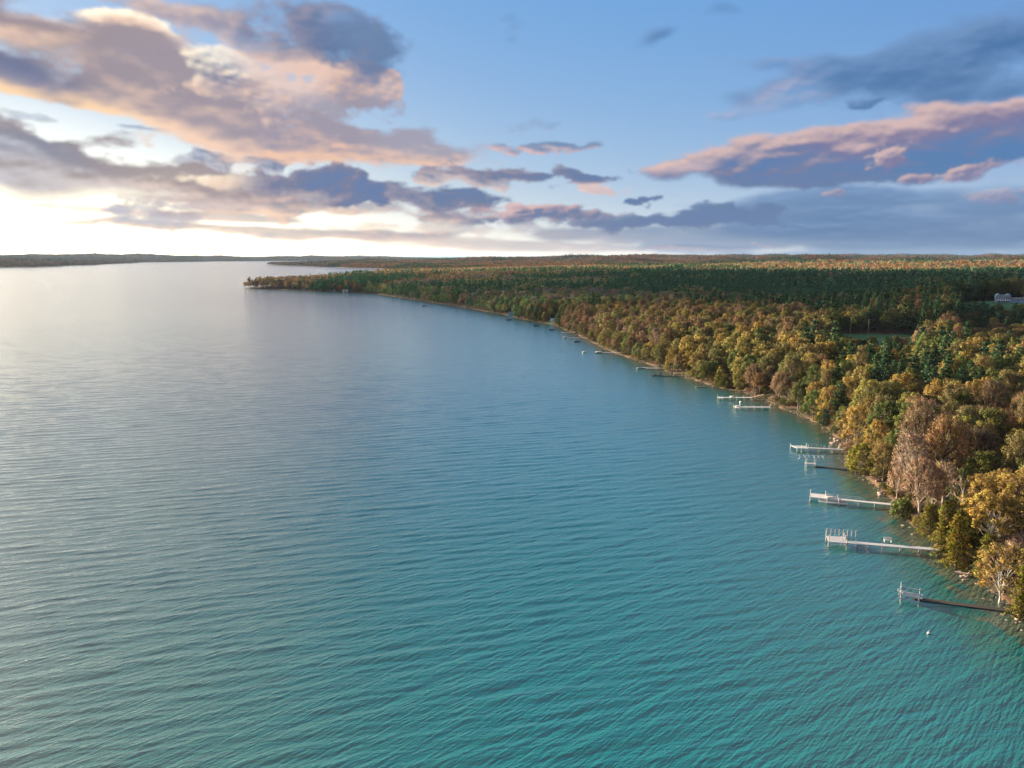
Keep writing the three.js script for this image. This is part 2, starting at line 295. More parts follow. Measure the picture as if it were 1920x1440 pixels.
// ------------------------------------------------------------------ land
const ANG = []; for (let a = -180; a < 180;) { ANG.push(a); a += a < -62 || a >= 60 ? 4 : a < -38 || a >= 42 ? 0.6 : 0.24; } ANG.push(180);
{
  const RAD = [60]; while (RAD[RAD.length - 1] < 13400) { const r = RAD[RAD.length - 1]; RAD.push(r + Math.max(0.9, r * 0.0125)); }
  const A = ANG.filter((a) => a >= -62 && a <= 64), nA = A.length, nR = RAD.length, pos = new Float32Array(nA * nR * 3), col = new Float32Array(nA * nR * 3), dd = new Float32Array(nA * nR), idx = [];
  const dry = lin(92, 68, 50), moss = lin(70, 66, 40), sand = lin(168, 132, 98), grass = lin(52, 104, 62), wet = lin(96, 84, 66);
  for (let i = 0; i < nR; i++) for (let j = 0; j < nA; j++) {
    const k = i * nA + j, x = Math.sin(rad(A[j])) * RAD[i], z = -Math.cos(rad(A[j])) * RAD[i], d = inland(x, z), n = fbm(x * 0.11, z * 0.11, 4), g = sstep(lawn(x, z), 0, 0.15), n2 = fbm(x * 0.9, z * 0.9, 3);
    dd[k] = d; pos[k * 3] = x; pos[k * 3 + 1] = landHeight(d, x, z) + (d > 0.5 && d < 30 ? (n2 - 0.5) * 0.7 : 0); pos[k * 3 + 2] = z;
    const beach = 1 - sstep(d + (n - 0.5) * 3, 0.2, 1.6);
    for (let c = 0; c < 3; c++) {
      let v = lerp(dry[c], moss[c], sstep(n, 0.4, 0.62)) * (0.75 + 0.5 * n2);
      v = lerp(v, grass[c] * (0.8 + 0.4 * n2), g); v = lerp(v, (d < 0.6 ? wet[c] : sand[c]) * (0.55 + 0.8 * n2), beach);
      col[k * 3 + c] = v;
    }
  }
  for (let i = 0; i < nR - 1; i++) for (let j = 0; j < nA - 1; j++) {
    const a = i * nA + j, b = a + 1, c = a + nA, e = c + 1;
    if (Math.max(dd[a], dd[b], dd[c], dd[e]) < -8) continue;
    idx.push(a, b, c, b, e, c);
  }
  const g = new THREE.BufferGeometry();
  g.setAttribute('position', new THREE.BufferAttribute(pos, 3)); g.setAttribute('color', new THREE.BufferAttribute(col, 3)); g.setIndex(idx); g.computeVertexNormals();
  tag(mesh('ground', g, new THREE.MeshStandardMaterial({ vertexColors: true, roughness: 1 })), 'brown wooded shore land rising to low hills behind the lake', null, null, 'structure');
}

// ------------------------------------------------------------------ lake: real waves near, finer ripples as relief
const WAVES = [];
{
  const r = rng(91);
  for (let i = 0; i < 34; i++) {
    const f = i / 33, len = 0.8 * Math.pow(10, Math.pow(f, 0.9)), spread = (r() - 0.5) * (len > 2 ? 0.5 : 0.9), a = Math.atan2(0.95, 0.34) + spread, k = 2 * Math.PI / len;
    const peak = Math.exp(-Math.pow((Math.log(len) - Math.log(3.2)) / 0.42, 2));
    WAVES.push([Math.cos(a) * k, Math.sin(a) * k, r() * 6.283, len * (0.0011 + 0.0036 * peak), len]);
  }
}
function waveHeight(x, z, step) {
  let h = 0; const gust = 0.80 + 0.4 * fbm(x * 0.018 + 3, z * 0.018, 2);
  for (const w of WAVES) { const f = clamp((w[4] / step - 2) / 2, 0, 1); if (f <= 0) continue; const s = Math.sin(w[0] * x + w[1] * z + w[2]); h += f * w[3] * (1.55 * (1 - Math.abs(s)) * (0.5 + 0.5 * s) + 0.75 * s); }
  return h * gust * lerp(1.15, 0.35, sstep(Math.hypot(x, z), 150, 560)) * (1 - sstep(Math.hypot(x, z), 480, 980));
}
function chopTexture(size, metres) {                                         // slopes of the middling waves, for the whole lake
  const r = rng(17), d = new Uint8Array(size * size * 4), parts = [];
  for (let i = 0; i < 40; i++) {
    const len = 0.9 * Math.pow(7, r()), a = Math.atan2(0.95, 0.32) + (r() - 0.5) * 1.1, k = metres / len;
    parts.push([Math.round(Math.cos(a) * k), Math.round(Math.sin(a) * k), r() * 6.283, 0.5 + r(), Math.cos(a), Math.sin(a)]);
  }
  for (let y = 0; y < size; y++) for (let x = 0; x < size; x++) {
    let sx = 0, sy = 0;
    for (const p of parts) { const c = Math.cos(((p[0] * x + p[1] * y) / size) * 2 * Math.PI + p[2]) * p[3]; sx += c * p[4]; sy += c * p[5]; }
    const i = (y * size + x) * 4, f = 0.019; d[i] = Math.round(clamp(0.5 - sx * f * 0.5, 0, 1) * 255); d[i + 1] = Math.round(clamp(0.5 - sy * f * 0.5, 0, 1) * 255); d[i + 2] = 255; d[i + 3] = 255;
  }
  const t = new THREE.DataTexture(d, size, size); t.wrapS = t.wrapT = THREE.RepeatWrapping; t.magFilter = THREE.LinearFilter; t.minFilter = THREE.LinearMipmapLinearFilter; t.needsUpdate = true;
  t.repeat.set(1 / metres, 1 / metres);
  return t;
}
function rippleTexture(size, metres, lens, seed) {
  const r = rng(seed), h = new Float32Array(size * size), parts = [];
  for (let i = 0; i < 46; i++) {
    const len = lens[0] * Math.pow(lens[1] / lens[0], r()), a = Math.atan2(0.95, 0.32) + (r() - 0.5) * 1.25, k = metres / len;
    parts.push([Math.round(Math.cos(a) * k), Math.round(Math.sin(a) * k), r() * 6.283, len * (0.6 + 0.8 * r())]);
  }
  const sinT = new Float32Array(4096); for (let i = 0; i < 4096; i++) { const s = Math.sin(i / 4096 * 2 * Math.PI); sinT[i] = s + 0.55 * (1 - 2 * Math.abs(s)) ; }
  let lo = 1e9, hi = -1e9;
  for (let y = 0; y < size; y++) for (let x = 0; x < size; x++) {
    let s = 0; for (const p of parts) s += p[3] * sinT[((p[0] * x / size + p[1] * y / size + p[2]) * 4096 | 0) & 4095];
    h[y * size + x] = s; if (s < lo) lo = s; if (s > hi) hi = s;
  }
  const d = new Uint8Array(size * size * 4);
  for (let i = 0; i < size * size; i++) { const v = Math.round((h[i] - lo) / (hi - lo) * 255); d[i * 4] = d[i * 4 + 1] = d[i * 4 + 2] = v; d[i * 4 + 3] = 255; }
  const t = new THREE.DataTexture(d, size, size); t.wrapS = t.wrapT = THREE.RepeatWrapping; t.magFilter = THREE.LinearFilter; t.minFilter = THREE.LinearMipmapLinearFilter; t.needsUpdate = true;
  t.repeat.set(1 / metres, 1 / metres);
  return t;
}
{
  const RAD = [0, 30, 55]; while (RAD[RAD.length - 1] < 14000) { const r = RAD[RAD.length - 1]; RAD.push(r + (r < 66 ? 4 : r < 420 ? Math.max(0.27, r * 0.0021) : r < 900 ? 0.88 : 1.2 + (r - 900) * 0.012)); }
  const A = []; for (let a = -180; a < 180;) { A.push(a); a += a < -42 || a >= 42 ? 4 : 0.25; } A.push(180);
  const nA = A.length, nR = RAD.length, pos = new Float32Array(nA * nR * 3), uv = new Float32Array(nA * nR * 2), col = new Float32Array(nA * nR * 3), dd = new Float32Array(nA * nR), idx = [];
  const teal = [0.002, 0.132, 0.120], deep = [0.007, 0.110, 0.124], bed = [0.085, 0.105, 0.075], pale = [0.004, 0.145, 0.142];
  let nFar = 0;
  for (let i = 0; i < nR; i++) for (let j = 0; j < nA; j++) {
    const k = i * nA + j, x = Math.sin(rad(A[j])) * RAD[i], z = -Math.cos(rad(A[j])) * RAD[i], front = Math.abs(A[j]) < 46, d = front ? -inland(x, z) : 300, step = (RAD[Math.min(i + 1, nR - 1)] - RAD[i]) * 1.0;
    const calm = sstep(d, -2, 22) * 0.75 + 0.25;
    dd[k] = d; pos[k * 3] = x; pos[k * 3 + 1] = front && RAD[i] > 60 && RAD[i] < 1200 ? waveHeight(x, z, step) * calm : 0; pos[k * 3 + 2] = z; uv[k * 2] = x; uv[k * 2 + 1] = z;
    const n = RAD[i] < 1500 ? fbm(x * 0.03 + 2, z * 0.03, 4) : 0.5, n2 = RAD[i] < 600 ? fbm(x * 0.5, z * 0.5, 3) : 0.5, n3 = fbm(x * 0.008, z * 0.008 + 9, 3);
    const shallow = sstep(1 - d / 8 + (n2 - 0.5) * 1.1, 0.42, 0.58), off = sstep(d + (n3 - 0.5) * 160, 50, 210), patch = sstep(n, 0.45, 0.75) * 0.5;
    for (let c = 0; c < 3; c++) { let v = lerp(teal[c], pale[c], patch); v = lerp(v, deep[c], off); v = lerp(v, bed[c] * (0.6 + 0.8 * n2), shallow * 0.85); col[k * 3 + c] = v; }
  }
  for (let i = 0; i < nR - 1; i++) for (let j = 0; j < nA - 1; j++) {
    const a = i * nA + j, b = a + 1, c = a + nA, e = c + 1;
    if (Math.max(dd[a], dd[b], dd[c], dd[e]) < -14) continue;
    idx.push(a, b, c, b, e, c);
  }
  const g = new THREE.BufferGeometry();
  g.setAttribute('position', new THREE.BufferAttribute(pos, 3)); g.setAttribute('uv', new THREE.BufferAttribute(uv, 2)); g.setAttribute('color', new THREE.BufferAttribute(col, 3));
  g.setIndex(idx); g.computeVertexNormals();
  const water = new THREE.MeshPhysicalMaterial({ vertexColors: true, ior: 1.52, roughness: 0.13, clearcoat: 0.95, clearcoatRoughness: 0.26, normalMap: chopTexture(1024, 92), bumpMap: rippleTexture(1024, 23, [0.26, 1.3], 5), bumpScale: 0.17 });
  tag(mesh('lake_water', g, water), 'wide turquoise lake covered in small wind waves', null, null, 'structure');
}

// ------------------------------------------------------------------ trees: tapered trunks with limbs, crowns of many leaf-sized faces
class Build {
  constructor() { this.p = []; this.n = []; this.c = []; }
  tri(a, b, c, na, nb, nc, col) { this.p.push(...a, ...b, ...c); this.n.push(...na, ...nb, ...nc); for (let i = 0; i < 3; i++) this.c.push(...col); }
  tube(pts, radii, sides, col) {
    const rings = pts.map((p, i) => {
      const a = pts[Math.max(0, i - 1)], b = pts[Math.min(pts.length - 1, i + 1)], t = new THREE.Vector3(b[0] - a[0], b[1] - a[1], b[2] - a[2]).normalize();
      const u = new THREE.Vector3(Math.abs(t.y) > 0.9 ? 1 : 0, Math.abs(t.y) > 0.9 ? 0 : 1, 0).cross(t).normalize(), v = t.clone().cross(u);
      return Array.from({ length: sides }, (_, k) => { const q = k / sides * 2 * Math.PI, n = u.clone().multiplyScalar(Math.cos(q)).addScaledVector(v, Math.sin(q)); return { n: n.toArray(), p: [p[0] + n.x * radii[i], p[1] + n.y * radii[i], p[2] + n.z * radii[i]] }; });
    });
    for (let i = 0; i < rings.length - 1; i++) for (let k = 0; k < sides; k++) {
      const a = rings[i][k], b = rings[i][(k + 1) % sides], c = rings[i + 1][k], d = rings[i + 1][(k + 1) % sides];
      this.tri(a.p, b.p, c.p, a.n, b.n, c.n, col); this.tri(b.p, d.p, c.p, b.n, d.n, c.n, col);
    }
  }
  // one leaf or spray of leaves: a small irregular triangle whose shading follows the clump it grows on
  leaf(r, x, y, z, ox, oy, oz, size, col, long = 1) {
    let ax = r() - 0.5, ay = r() - 0.5, az = r() - 0.5; const al = Math.hypot(ax, ay, az) + 1e-6; ax /= al; ay /= al; az /= al;
    let bx = r() - 0.5, by = r() - 0.5, bz = r() - 0.5; const dt = ax * bx + ay * by + az * bz; bx -= ax * dt; by -= ay * dt; bz -= az * dt; const bl = Math.hypot(bx, by, bz) + 1e-6; bx /= bl; by /= bl; bz /= bl;
    const s = size * (0.65 + 0.7 * r()), l = s * long, w = s / long;
    let nx = ay * bz - az * by, ny = az * bx - ax * bz, nz = ax * by - ay * bx; if (nx * ox + ny * oy + nz * oz < 0) { nx = -nx; ny = -ny; nz = -nz; }
    const own = 0.22, mx = nx * own + ox, my = ny * own + oy, mz = nz * own + oz, ml = Math.hypot(mx, my, mz) || 1, n = [mx / ml, my / ml, mz / ml], v = 0.86 + 0.28 * r(), c = [col[0] * v, col[1] * v, col[2] * v];
    this.tri([x - ax * l * 0.5 - bx * w * 0.5, y - ay * l * 0.5 - by * w * 0.5, z - az * l * 0.5 - bz * w * 0.5], [x - ax * l * 0.4 + bx * w * 0.55, y - ay * l * 0.4 + by * w * 0.55, z - az * l * 0.4 + bz * w * 0.55], [x + ax * l * 0.75, y + ay * l * 0.75, z + az * l * 0.75], n, n, n, c);
  }
  geometry() {
    const g = new THREE.BufferGeometry();
    g.setAttribute('position', new THREE.Float32BufferAttribute(this.p, 3)); g.setAttribute('normal', new THREE.Float32BufferAttribute(this.n, 3)); g.setAttribute('color', new THREE.Float32BufferAttribute(this.c, 3));
    return g;
  }
}
const BARK = { grey: [0.16, 0.13, 0.105], pale: [0.42, 0.34, 0.27], white: [0.58, 0.53, 0.47], dark: [0.085, 0.062, 0.045] };
// broad crowns are built 1 m tall and 1 m wide, then stretched to size; `o`: leaves, leaf size, clumps, stems, base of the crown, bark, two leaf tones, twigs
function broadTree(seed, o) {
  const r = rng(seed), wood = new Build(), crown = new Build(), H = o.h, R = o.w / 2, cb = o.base;
  const stems = o.stems ?? 1, tips = [];
  for (let s = 0; s < stems; s++) {
    const a = s / stems * 6.283 + r() * 1.5, lean = stems > 1 ? R * (0.35 + 0.45 * r()) : R * 0.12, topY = H * (0.80 + 0.14 * r()), tr = (o.girth ?? 0.02) * H / Math.sqrt(stems);
    const at = (t) => [Math.cos(a) * lean * t * t + Math.sin(s * 9.1 + t * 5) * 0.02 * H * t, topY * t, Math.sin(a) * lean * t * t + Math.cos(s * 5.3 + t * 4) * 0.02 * H * t];
    const pts = [0, 0.12, 0.28, 0.46, 0.66, 0.84, 1].map(at); if (stems > 1) pts[0] = [Math.cos(a) * 0.02 * H, -0.3, Math.sin(a) * 0.02 * H]; else pts[0][1] = -0.4;
    wood.tube(pts, [1.35, 1, 0.85, 0.68, 0.46, 0.26, 0.08].map((k) => k * tr), o.sides ?? 5, o.bark);
    tips.push(at);
  }
  const N = o.clumps;
  for (let i = 0; i < N; i++) {
    const f = (i + 0.5) / N, g = i * 2.39996 + r() * 0.8, up = lerp(cb + 0.08, 0.97, Math.pow(f, 0.85)), q = (up - cb) / (1 - cb);
    const prof = Math.pow(Math.sin(Math.PI * clamp(0.10 + 0.86 * Math.pow(q, o.full ?? 0.8), 0, 1)), 0.75), rr = R * prof * (0.55 + 0.45 * Math.sqrt(r())), cx = Math.cos(g) * rr, cz = Math.sin(g) * rr, cy = H * (up - 0.03 + 0.06 * r());
    const cs = R * (o.clump ?? 0.36) * (0.7 + 0.6 * r()), tone = r(), col = [0, 1, 2].map((k) => lerp(o.tone[0][k], o.tone[1][k], 0.25 + 0.5 * tone) * (0.92 + 0.16 * r()));
    // limb
    const at = tips[i % stems], t0 = clamp(up * (0.62 + 0.12 * r()) - 0.05, 0.12, 0.9), b = at(t0), mid = [lerp(b[0], cx, 0.5), lerp(b[1], cy, 0.42), lerp(b[2], cz, 0.5)], lr = (o.girth ?? 0.02) * H * 0.30 * (1.1 - 0.6 * up);
    if (o.limbs !== 0) wood.tube([b, mid, [cx, cy, cz]], [lr, lr * 0.65, lr * 0.2], 3, o.bark);
    if (o.twigs) for (let k = 0; k < o.twigs; k++) {
      const e = [cx + (r() - 0.5) * 2.1 * cs, cy + (r() - 0.15) * 1.3 * cs, cz + (r() - 0.5) * 2.1 * cs], s = lerp(0.3, 1, r()), from = [lerp(mid[0], cx, s), lerp(mid[1], cy, s), lerp(mid[2], cz, s)], w = o.twigWidth ?? 0.05;
      const n = new THREE.Vector3(e[0], (e[1] - H * cb) * 0.6, e[2]).normalize().toArray(), dx = -(e[2] - from[2]), dz = e[0] - from[0], dl = Math.hypot(dx, dz) || 1;
      crown.tri([from[0] - dx / dl * w, from[1], from[2] - dz / dl * w], [from[0] + dx / dl * w, from[1] + w, from[2] + dz / dl * w], e, n, n, n, (o.twigTone ?? o.bark).map((v) => v * (0.75 + 0.5 * r())));
    }
    const L = Math.round(o.leaves / N * (0.7 + 0.6 * r()));
    for (let k = 0; k < L; k++) {
      let x = r() - 0.5, y = r() - 0.5, z = r() - 0.5; const l = Math.hypot(x, y, z) + 1e-6, d = Math.pow(r(), 0.45); x /= l; y /= l; z /= l;
      const px = cx + x * cs * d, py = cy + y * cs * d * 0.72, pz = cz + z * cs * d, ox = x * 0.8 + px / R * 0.35, oy = y * 0.8 + 0.25 + (py / H - 0.6) * 0.3, oz = z * 0.8 + pz / R * 0.35, ol = Math.hypot(ox, oy, oz) || 1;
      crown.leaf(r, px, py, pz, ox / ol, oy / ol, oz / ol, o.leaf, col, o.long ?? 1);
    }
  }
  return { trunk: wood.geometry(), crown: crown.geometry() };
}
function pineTree(seed, o) {
  const r = rng(seed), wood = new Build(), crown = new Build(), H = o.h, R = o.w / 2;
  wood.tube([[0, -0.4, 0], [0.05 * H * (r() - 0.5), H * 0.45, 0.02 * H], [0, H * 0.97, 0]], [0.018 * H, 0.012 * H, 0.002 * H], 5, o.bark);
  for (let i = 0; i < o.whorls; i++) {
    const f = (i + r() * 0.7) / o.whorls, t = lerp(o.base, 0.985, f), nb = o.arms, spin = r() * 6.28, reach = R * Math.pow(1 - f, o.taper ?? 0.7) * (0.75 + 0.5 * r()) * (o.base < 0.12 ? 1 : 0.65 + 0.35 * sstep(f, 0, 0.2)) + 0.12 * R;
    for (let b = 0; b < nb; b++) {
      const a = spin + b / nb * 6.283 + (r() - 0.5) * 0.7, L = reach * (0.6 + 0.6 * r()), rise = (o.rise ?? 0.1) * (1 - 0.4 * f), tone = r(), col = [0, 1, 2].map((k) => lerp(o.tone[0][k], o.tone[1][k], tone) * (0.8 + 0.4 * r()));
      const y0 = H * t, ca = Math.cos(a), sa = Math.sin(a);
      if (o.limbs !== 0) wood.tube([[0, y0, 0], [ca * L * 0.8, y0 + rise * L, sa * L * 0.8]], [0.0035 * H, 0.001 * H], 3, o.bark);
      const n = Math.max(2, Math.round(o.leaves * (0.4 + 0.6 * L / R)));
      for (let k = 0; k < n; k++) {
        const s = 0.2 + 0.85 * Math.sqrt(r()), wd = (r() - 0.5) * L * 0.55 * (1.2 - s * 0.6), x = ca * L * s - sa * wd, z = sa * L * s + ca * wd, y = y0 + rise * L * s - (o.droop ?? 0) * L * s * s + (r() - 0.5) * o.leaf * 0.9;
        const ox = ca * 0.55, oy = 0.75, oz = sa * 0.55, ol = 1.085;
        crown.leaf(r, x, y, z, ox / ol, oy / ol, oz / ol, o.leaf, col, 1.25);
      }
    }
  }
  for (let k = 0; k < 6; k++) crown.leaf(r, (r() - 0.5) * 0.3, H * (0.95 + 0.05 * r()), (r() - 0.5) * 0.3, 0, 1, 0, o.leaf * 0.8, o.tone[1], 1.5);
  return { trunk: wood.geometry(), crown: crown.geometry() };
}
const T = {
  gold: [[0.346, 0.271, 0.083], [0.454, 0.359, 0.105]], ochre: [[0.243, 0.217, 0.088], [0.335, 0.285, 0.105]], lime: [[0.27, 0.260, 0.050], [0.36, 0.320, 0.060]], brown: [[0.258, 0.18, 0.099], [0.347, 0.239, 0.125]],
  pink: [[0.34, 0.220, 0.145], [0.42, 0.280, 0.185]], pine: [[0.04, 0.103, 0.06], [0.09, 0.156, 0.058]], cedar: [[0.138, 0.14, 0.026], [0.23, 0.196, 0.035]], grey: [[0.184, 0.149, 0.132], [0.253, 0.207, 0.172]], olive: [[0.138, 0.183, 0.06], [0.222, 0.25, 0.074]], rust: [[0.23, 0.116, 0.056], [0.31, 0.156, 0.072]],
};
// the kinds; every kind has a few shapes, in a near size of leaf and two coarser ones for the woods beyond
const KIND = {
  gold: { name: 'golden_tree', say: 'golden spring-leaved tree', brief: 'golden tree', make: (s, q) => broadTree(s, { h: 15, w: 9.5, base: 0.20, clumps: q ? (q > 1 ? 9 : 30) : 34, leaves: [7500, 3600, 420][q], leaf: [0.24, 0.37, 1.05][q], clump: [0.30, 0.36, 0.5][q], tone: T.gold, bark: BARK.grey, sides: q ? 3 : 5, limbs: q > 1 ? 0 : 1, twigs: q ? 0 : 10, twigTone: BARK.pale }) },
  ochre: { name: 'ochre_tree', say: 'ochre budding tree', brief: 'ochre tree', make: (s, q) => broadTree(s, { h: 16, w: 9, base: 0.32, clumps: q ? (q > 1 ? 9 : 28) : 30, leaves: [6000, 3200, 380][q], leaf: [0.23, 0.36, 1.05][q], clump: [0.32, 0.38, 0.5][q], tone: T.ochre, bark: BARK.grey, sides: q ? 3 : 5, limbs: q > 1 ? 0 : 1, twigs: q ? 0 : 18, twigTone: [0.25, 0.17, 0.1] }) },
  brown: { name: 'brown_tree', say: 'brown bare-twigged tree', brief: 'brown bare tree', make: (s, q) => broadTree(s, { h: 16, w: 9.5, base: 0.30, clumps: q ? (q > 1 ? 9 : 28) : 34, leaves: [4200, 2600, 340][q], leaf: [0.22, 0.35, 1.05][q], clump: [0.34, 0.40, 0.5][q], tone: T.brown, bark: BARK.grey, sides: q ? 3 : 5, limbs: q > 1 ? 0 : 1, twigs: q ? (q > 1 ? 0 : 8) : 46, twigTone: [0.22, 0.145, 0.09], twigWidth: q ? 0.16 : 0.055 }) },
  pine: { name: 'pine_tree', say: 'dark green pine', brief: 'dark pine', make: (s, q) => pineTree(s, { h: 17, w: 7.4, base: 0.16, whorls: [22, 12, 7][q], arms: [7, 5, 4][q], leaves: [20, 13, 7][q], leaf: [0.42, 0.70, 1.3][q], tone: T.pine, bark: BARK.dark, limbs: q ? 0 : 1, rise: 0.14, taper: 0.62 }) },
  cedar: { name: 'cedar_tree', say: 'olive green cedar', brief: 'olive cedar', make: (s, q) => pineTree(s, { h: 11, w: 5.2, base: 0.03, whorls: [24, 12, 7][q], arms: [9, 6, 4][q], leaves: [20, 12, 7][q], leaf: [0.28, 0.55, 1.0][q], tone: T.cedar, bark: BARK.dark, limbs: 0, rise: 0.35, droop: 0.45, taper: 0.42 }) },
  olive: { name: 'olive_tree', say: 'olive green leafing tree', brief: 'olive leafing tree', make: (s, q) => broadTree(s, { h: 14, w: 8.4, base: 0.22, clumps: q ? (q > 1 ? 9 : 28) : 32, leaves: [7500, 3600, 420][q], leaf: [0.24, 0.37, 1.05][q], clump: [0.32, 0.38, 0.5][q], tone: T.olive, bark: BARK.grey, sides: q ? 3 : 5, limbs: q > 1 ? 0 : 1 }) },
  grey: { name: 'grey_tree', say: 'grey leafless tree', brief: 'grey leafless tree', make: (s, q) => broadTree(s, { h: 15, w: 8.5, base: 0.30, clumps: q ? (q > 1 ? 9 : 28) : 30, leaves: [2400, 2200, 330][q], leaf: [0.21, 0.35, 1.05][q], clump: [0.34, 0.40, 0.5][q], tone: T.grey, bark: BARK.pale, sides: q ? 3 : 5, limbs: q > 1 ? 0 : 1, twigs: q ? (q > 1 ? 0 : 8) : 50, twigTone: [0.26, 0.20, 0.16], twigWidth: q ? 0.16 : 0.055 }) },
  birch: { name: 'birch_tree', say: 'pink-budded tree with several pale stems', brief: 'pale-stemmed tree', make: (s, q) => broadTree(s, { h: 15, w: 8, base: 0.34, stems: q > 1 ? 1 : 4, girth: 0.026, clumps: q ? (q > 1 ? 9 : 26) : 30, leaves: [3600, 2400, 330][q], leaf: [0.22, 0.35, 1.05][q], clump: [0.34, 0.4, 0.5][q], tone: T.pink, bark: BARK.pale, sides: q ? 3 : 5, limbs: q > 1 ? 0 : 1, twigs: q ? 0 : 40, twigTone: [0.36, 0.25, 0.17] }) },
  rust: { name: 'rust_tree', say: 'rust brown budding tree', brief: 'rust tree', make: (s, q) => broadTree(s, { h: 16, w: 9.5, base: 0.30, clumps: q ? (q > 1 ? 9 : 28) : 30, leaves: [3600, 2300, 270][q], leaf: [0.3, 0.44, 1.25][q], clump: [0.34, 0.38, 0.5][q], tone: T.rust, bark: BARK.grey, sides: q ? 3 : 5, limbs: q > 1 ? 0 : 1, twigs: q ? 0 : 14, twigTone: [0.25, 0.15, 0.09] }) },
};
const SHAPES = 4, PROTO = {};
Object.entries(KIND).forEach(([k, v], i) => { PROTO[k] = [0, 1, 2].map((q) => Array.from({ length: q ? 3 : SHAPES }, (_, s) => v.make(1000 * (i + 1) + 37 * s + q, q))); });
const leafMaterial = (tint) => new THREE.MeshPhysicalMaterial({ vertexColors: true, color: new THREE.Color().setRGB(...tint), roughness: 1, specularIntensity: 0.15, transmission: 0.28, thickness: 0, side: THREE.DoubleSide });
const woodMaterial = new THREE.MeshStandardMaterial({ vertexColors: true, roughness: 0.95, side: THREE.DoubleSide });
const TINTS = [[1, 1, 1], [1.18, 1.05, 0.9], [0.82, 0.86, 0.9], [1.05, 0.92, 0.85], [0.92, 1.05, 0.95]].map(leafMaterial);
const NEAR = [];                                                            // every single tree that stands near: {x, z}
const near = (x, z, m) => NEAR.some((t) => Math.hypot(t.x - x, t.z - z) < m + t.r);
function plant(kind, x, z, h, w, shape, tint, label, group, custom) {
  const p = custom ?? PROTO[kind][0][shape % SHAPES], v = KIND[kind], box = new THREE.Box3().setFromBufferAttribute(p.crown.attributes.position), size = box.getSize(new THREE.Vector3());
  const g = thing(v.name, label, 'tree', [x, height(x, z), z], shape * 1.7 + x, group);
  g.scale.set(w / Math.max(size.x, size.z), h / box.max.y, w / Math.max(size.x, size.z));
  mesh('trunk', p.trunk, woodMaterial, g); mesh('crown', p.crown, TINTS[tint % TINTS.length], g);
  NEAR.push({ x, z, r: w * 0.5, h, kind, g }); return g;
}
// trees one can point at in the picture
const white = (s, o) => broadTree(s, { h: 10, w: 6, base: 0.3, stems: 1, girth: 0.02, clumps: 24, leaves: 120, leaf: 0.25, tone: T.pink, bark: BARK.white, twigs: 34, twigTone: [0.46, 0.38, 0.32], twigWidth: 0.04, ...o });
const fan = (s, o) => broadTree(s, { h: 12, w: 10, base: 0.42, stems: 7, girth: 0.017, clumps: 44, leaves: 10000, leaf: 0.22, clump: 0.22, tone: T.gold, bark: BARK.white, twigs: 8, twigTone: BARK.pale, ...o });
const willow = broadTree(5, { h: 8, w: 8, base: 0.02, stems: 5, clumps: 60, leaves: 9000, leaf: 0.21, clump: 0.24, full: 0.95, tone: T.lime, bark: BARK.grey });
function hero(kind, px, py, h, w, tint, label, custom) { const [x, z] = spot(px, py); return plant(kind, x, z, h, w, Math.round(px), tint, label, null, custom); }
hero('olive', 1612, 889, 8.2, 8.6, 0, 'low round yellow-green tree overhanging the water beside the boat lift with the canopy frame', willow);
hero('birch', 1704, 938, 17, 10.5, 0, 'tall pink-budded tree with one straight white trunk rising in the middle of the bank', white(3, { h: 17, w: 10.5, base: 0.35, clumps: 40, leaves: 2600, leaf: 0.36, girth: 0.017 }));
hero('brown', 1724, 905, 19, 13, 2, 'large brown rounded tree behind the white-trunked birch');
hero('brown', 1768, 922, 19, 11.5, 1, 'tall brown tree with a straight bare trunk right of the white-trunked birch');
hero('brown', 1828, 915, 15, 12, 2, 'dark brown spreading tree above the dead white birch');
hero('lime' in KIND ? 'lime' : 'olive', 1908, 905, 13, 10, 1, 'yellow-green tree at the right edge of the picture behind the large golden trees', broadTree(8, { h: 13, w: 10, base: 0.2, clumps: 36, leaves: 6000, leaf: 0.3, clump: 0.28, tone: T.lime, bark: BARK.grey }));
hero('birch', 1681, 936, 8.5, 6, 1, 'small leaning clump of pale stems on the bank above the dock with the two-beam lift', white(12, { h: 8.5, w: 6, stems: 4, girth: 0.03, leaves: 700, bark: BARK.pale }));
hero('birch', 1722, 981, 14.5, 8.5, 0, 'pink-budded clump of pale stems at the water midway between the two nearest long docks');
hero('birch', 1747, 972, 12, 7, 3, 'pale-stemmed clump behind and right of the pink-budded clump at the water');
hero('birch', 1766, 958, 11.5, 6, 3, 'slim clump with golden stems in front of the dead white birch', white(31, { h: 11.5, w: 6, stems: 3, girth: 0.026, leaves: 900, tone: T.ochre, bark: BARK.pale }));
hero('grey', 1804, 952, 8.5, 6.5, 0, 'dead white birch with bare forked branches in a dark gap of the wood', white(44, { h: 8.5, w: 6.5, base: 0.22, clumps: 16, leaves: 0, twigs: 9, girth: 0.026 }));
hero('gold', 1838, 985, 11, 9, 1, 'golden tree left of the largest golden crown at the right edge');
hero('gold', 1900, 1000, 13, 11, 1, 'largest golden tree at the right edge above the white-stemmed fan tree');
hero('gold', 1872, 962, 10, 8, 3, 'golden tree between the two golden crowns and the dark gap');
hero('cedar', 1742, 1008, 7, 6, 0, 'low olive cedar at the water just beyond the end of the nearest long dock');
hero('cedar', 1770, 1042, 11, 6.5, 0, 'olive cedar at the shore end of the nearest long dock');
hero('cedar', 1792, 1066, 11, 7, 1, 'broad olive cedar leaning over the water on the near side of the nearest long dock');
hero('cedar', 1812, 1040, 10, 6, 2, 'olive cedar under the golden crown of the white-stemmed fan tree');
hero('gold', 1856, 1046, 13, 12, 1, 'golden tree with a fan of white stems spreading under its crown', fan(7));
hero('cedar', 1850, 1088, 8.5, 6, 0, 'olive cedar between the fan of white stems and the lowest golden tree');
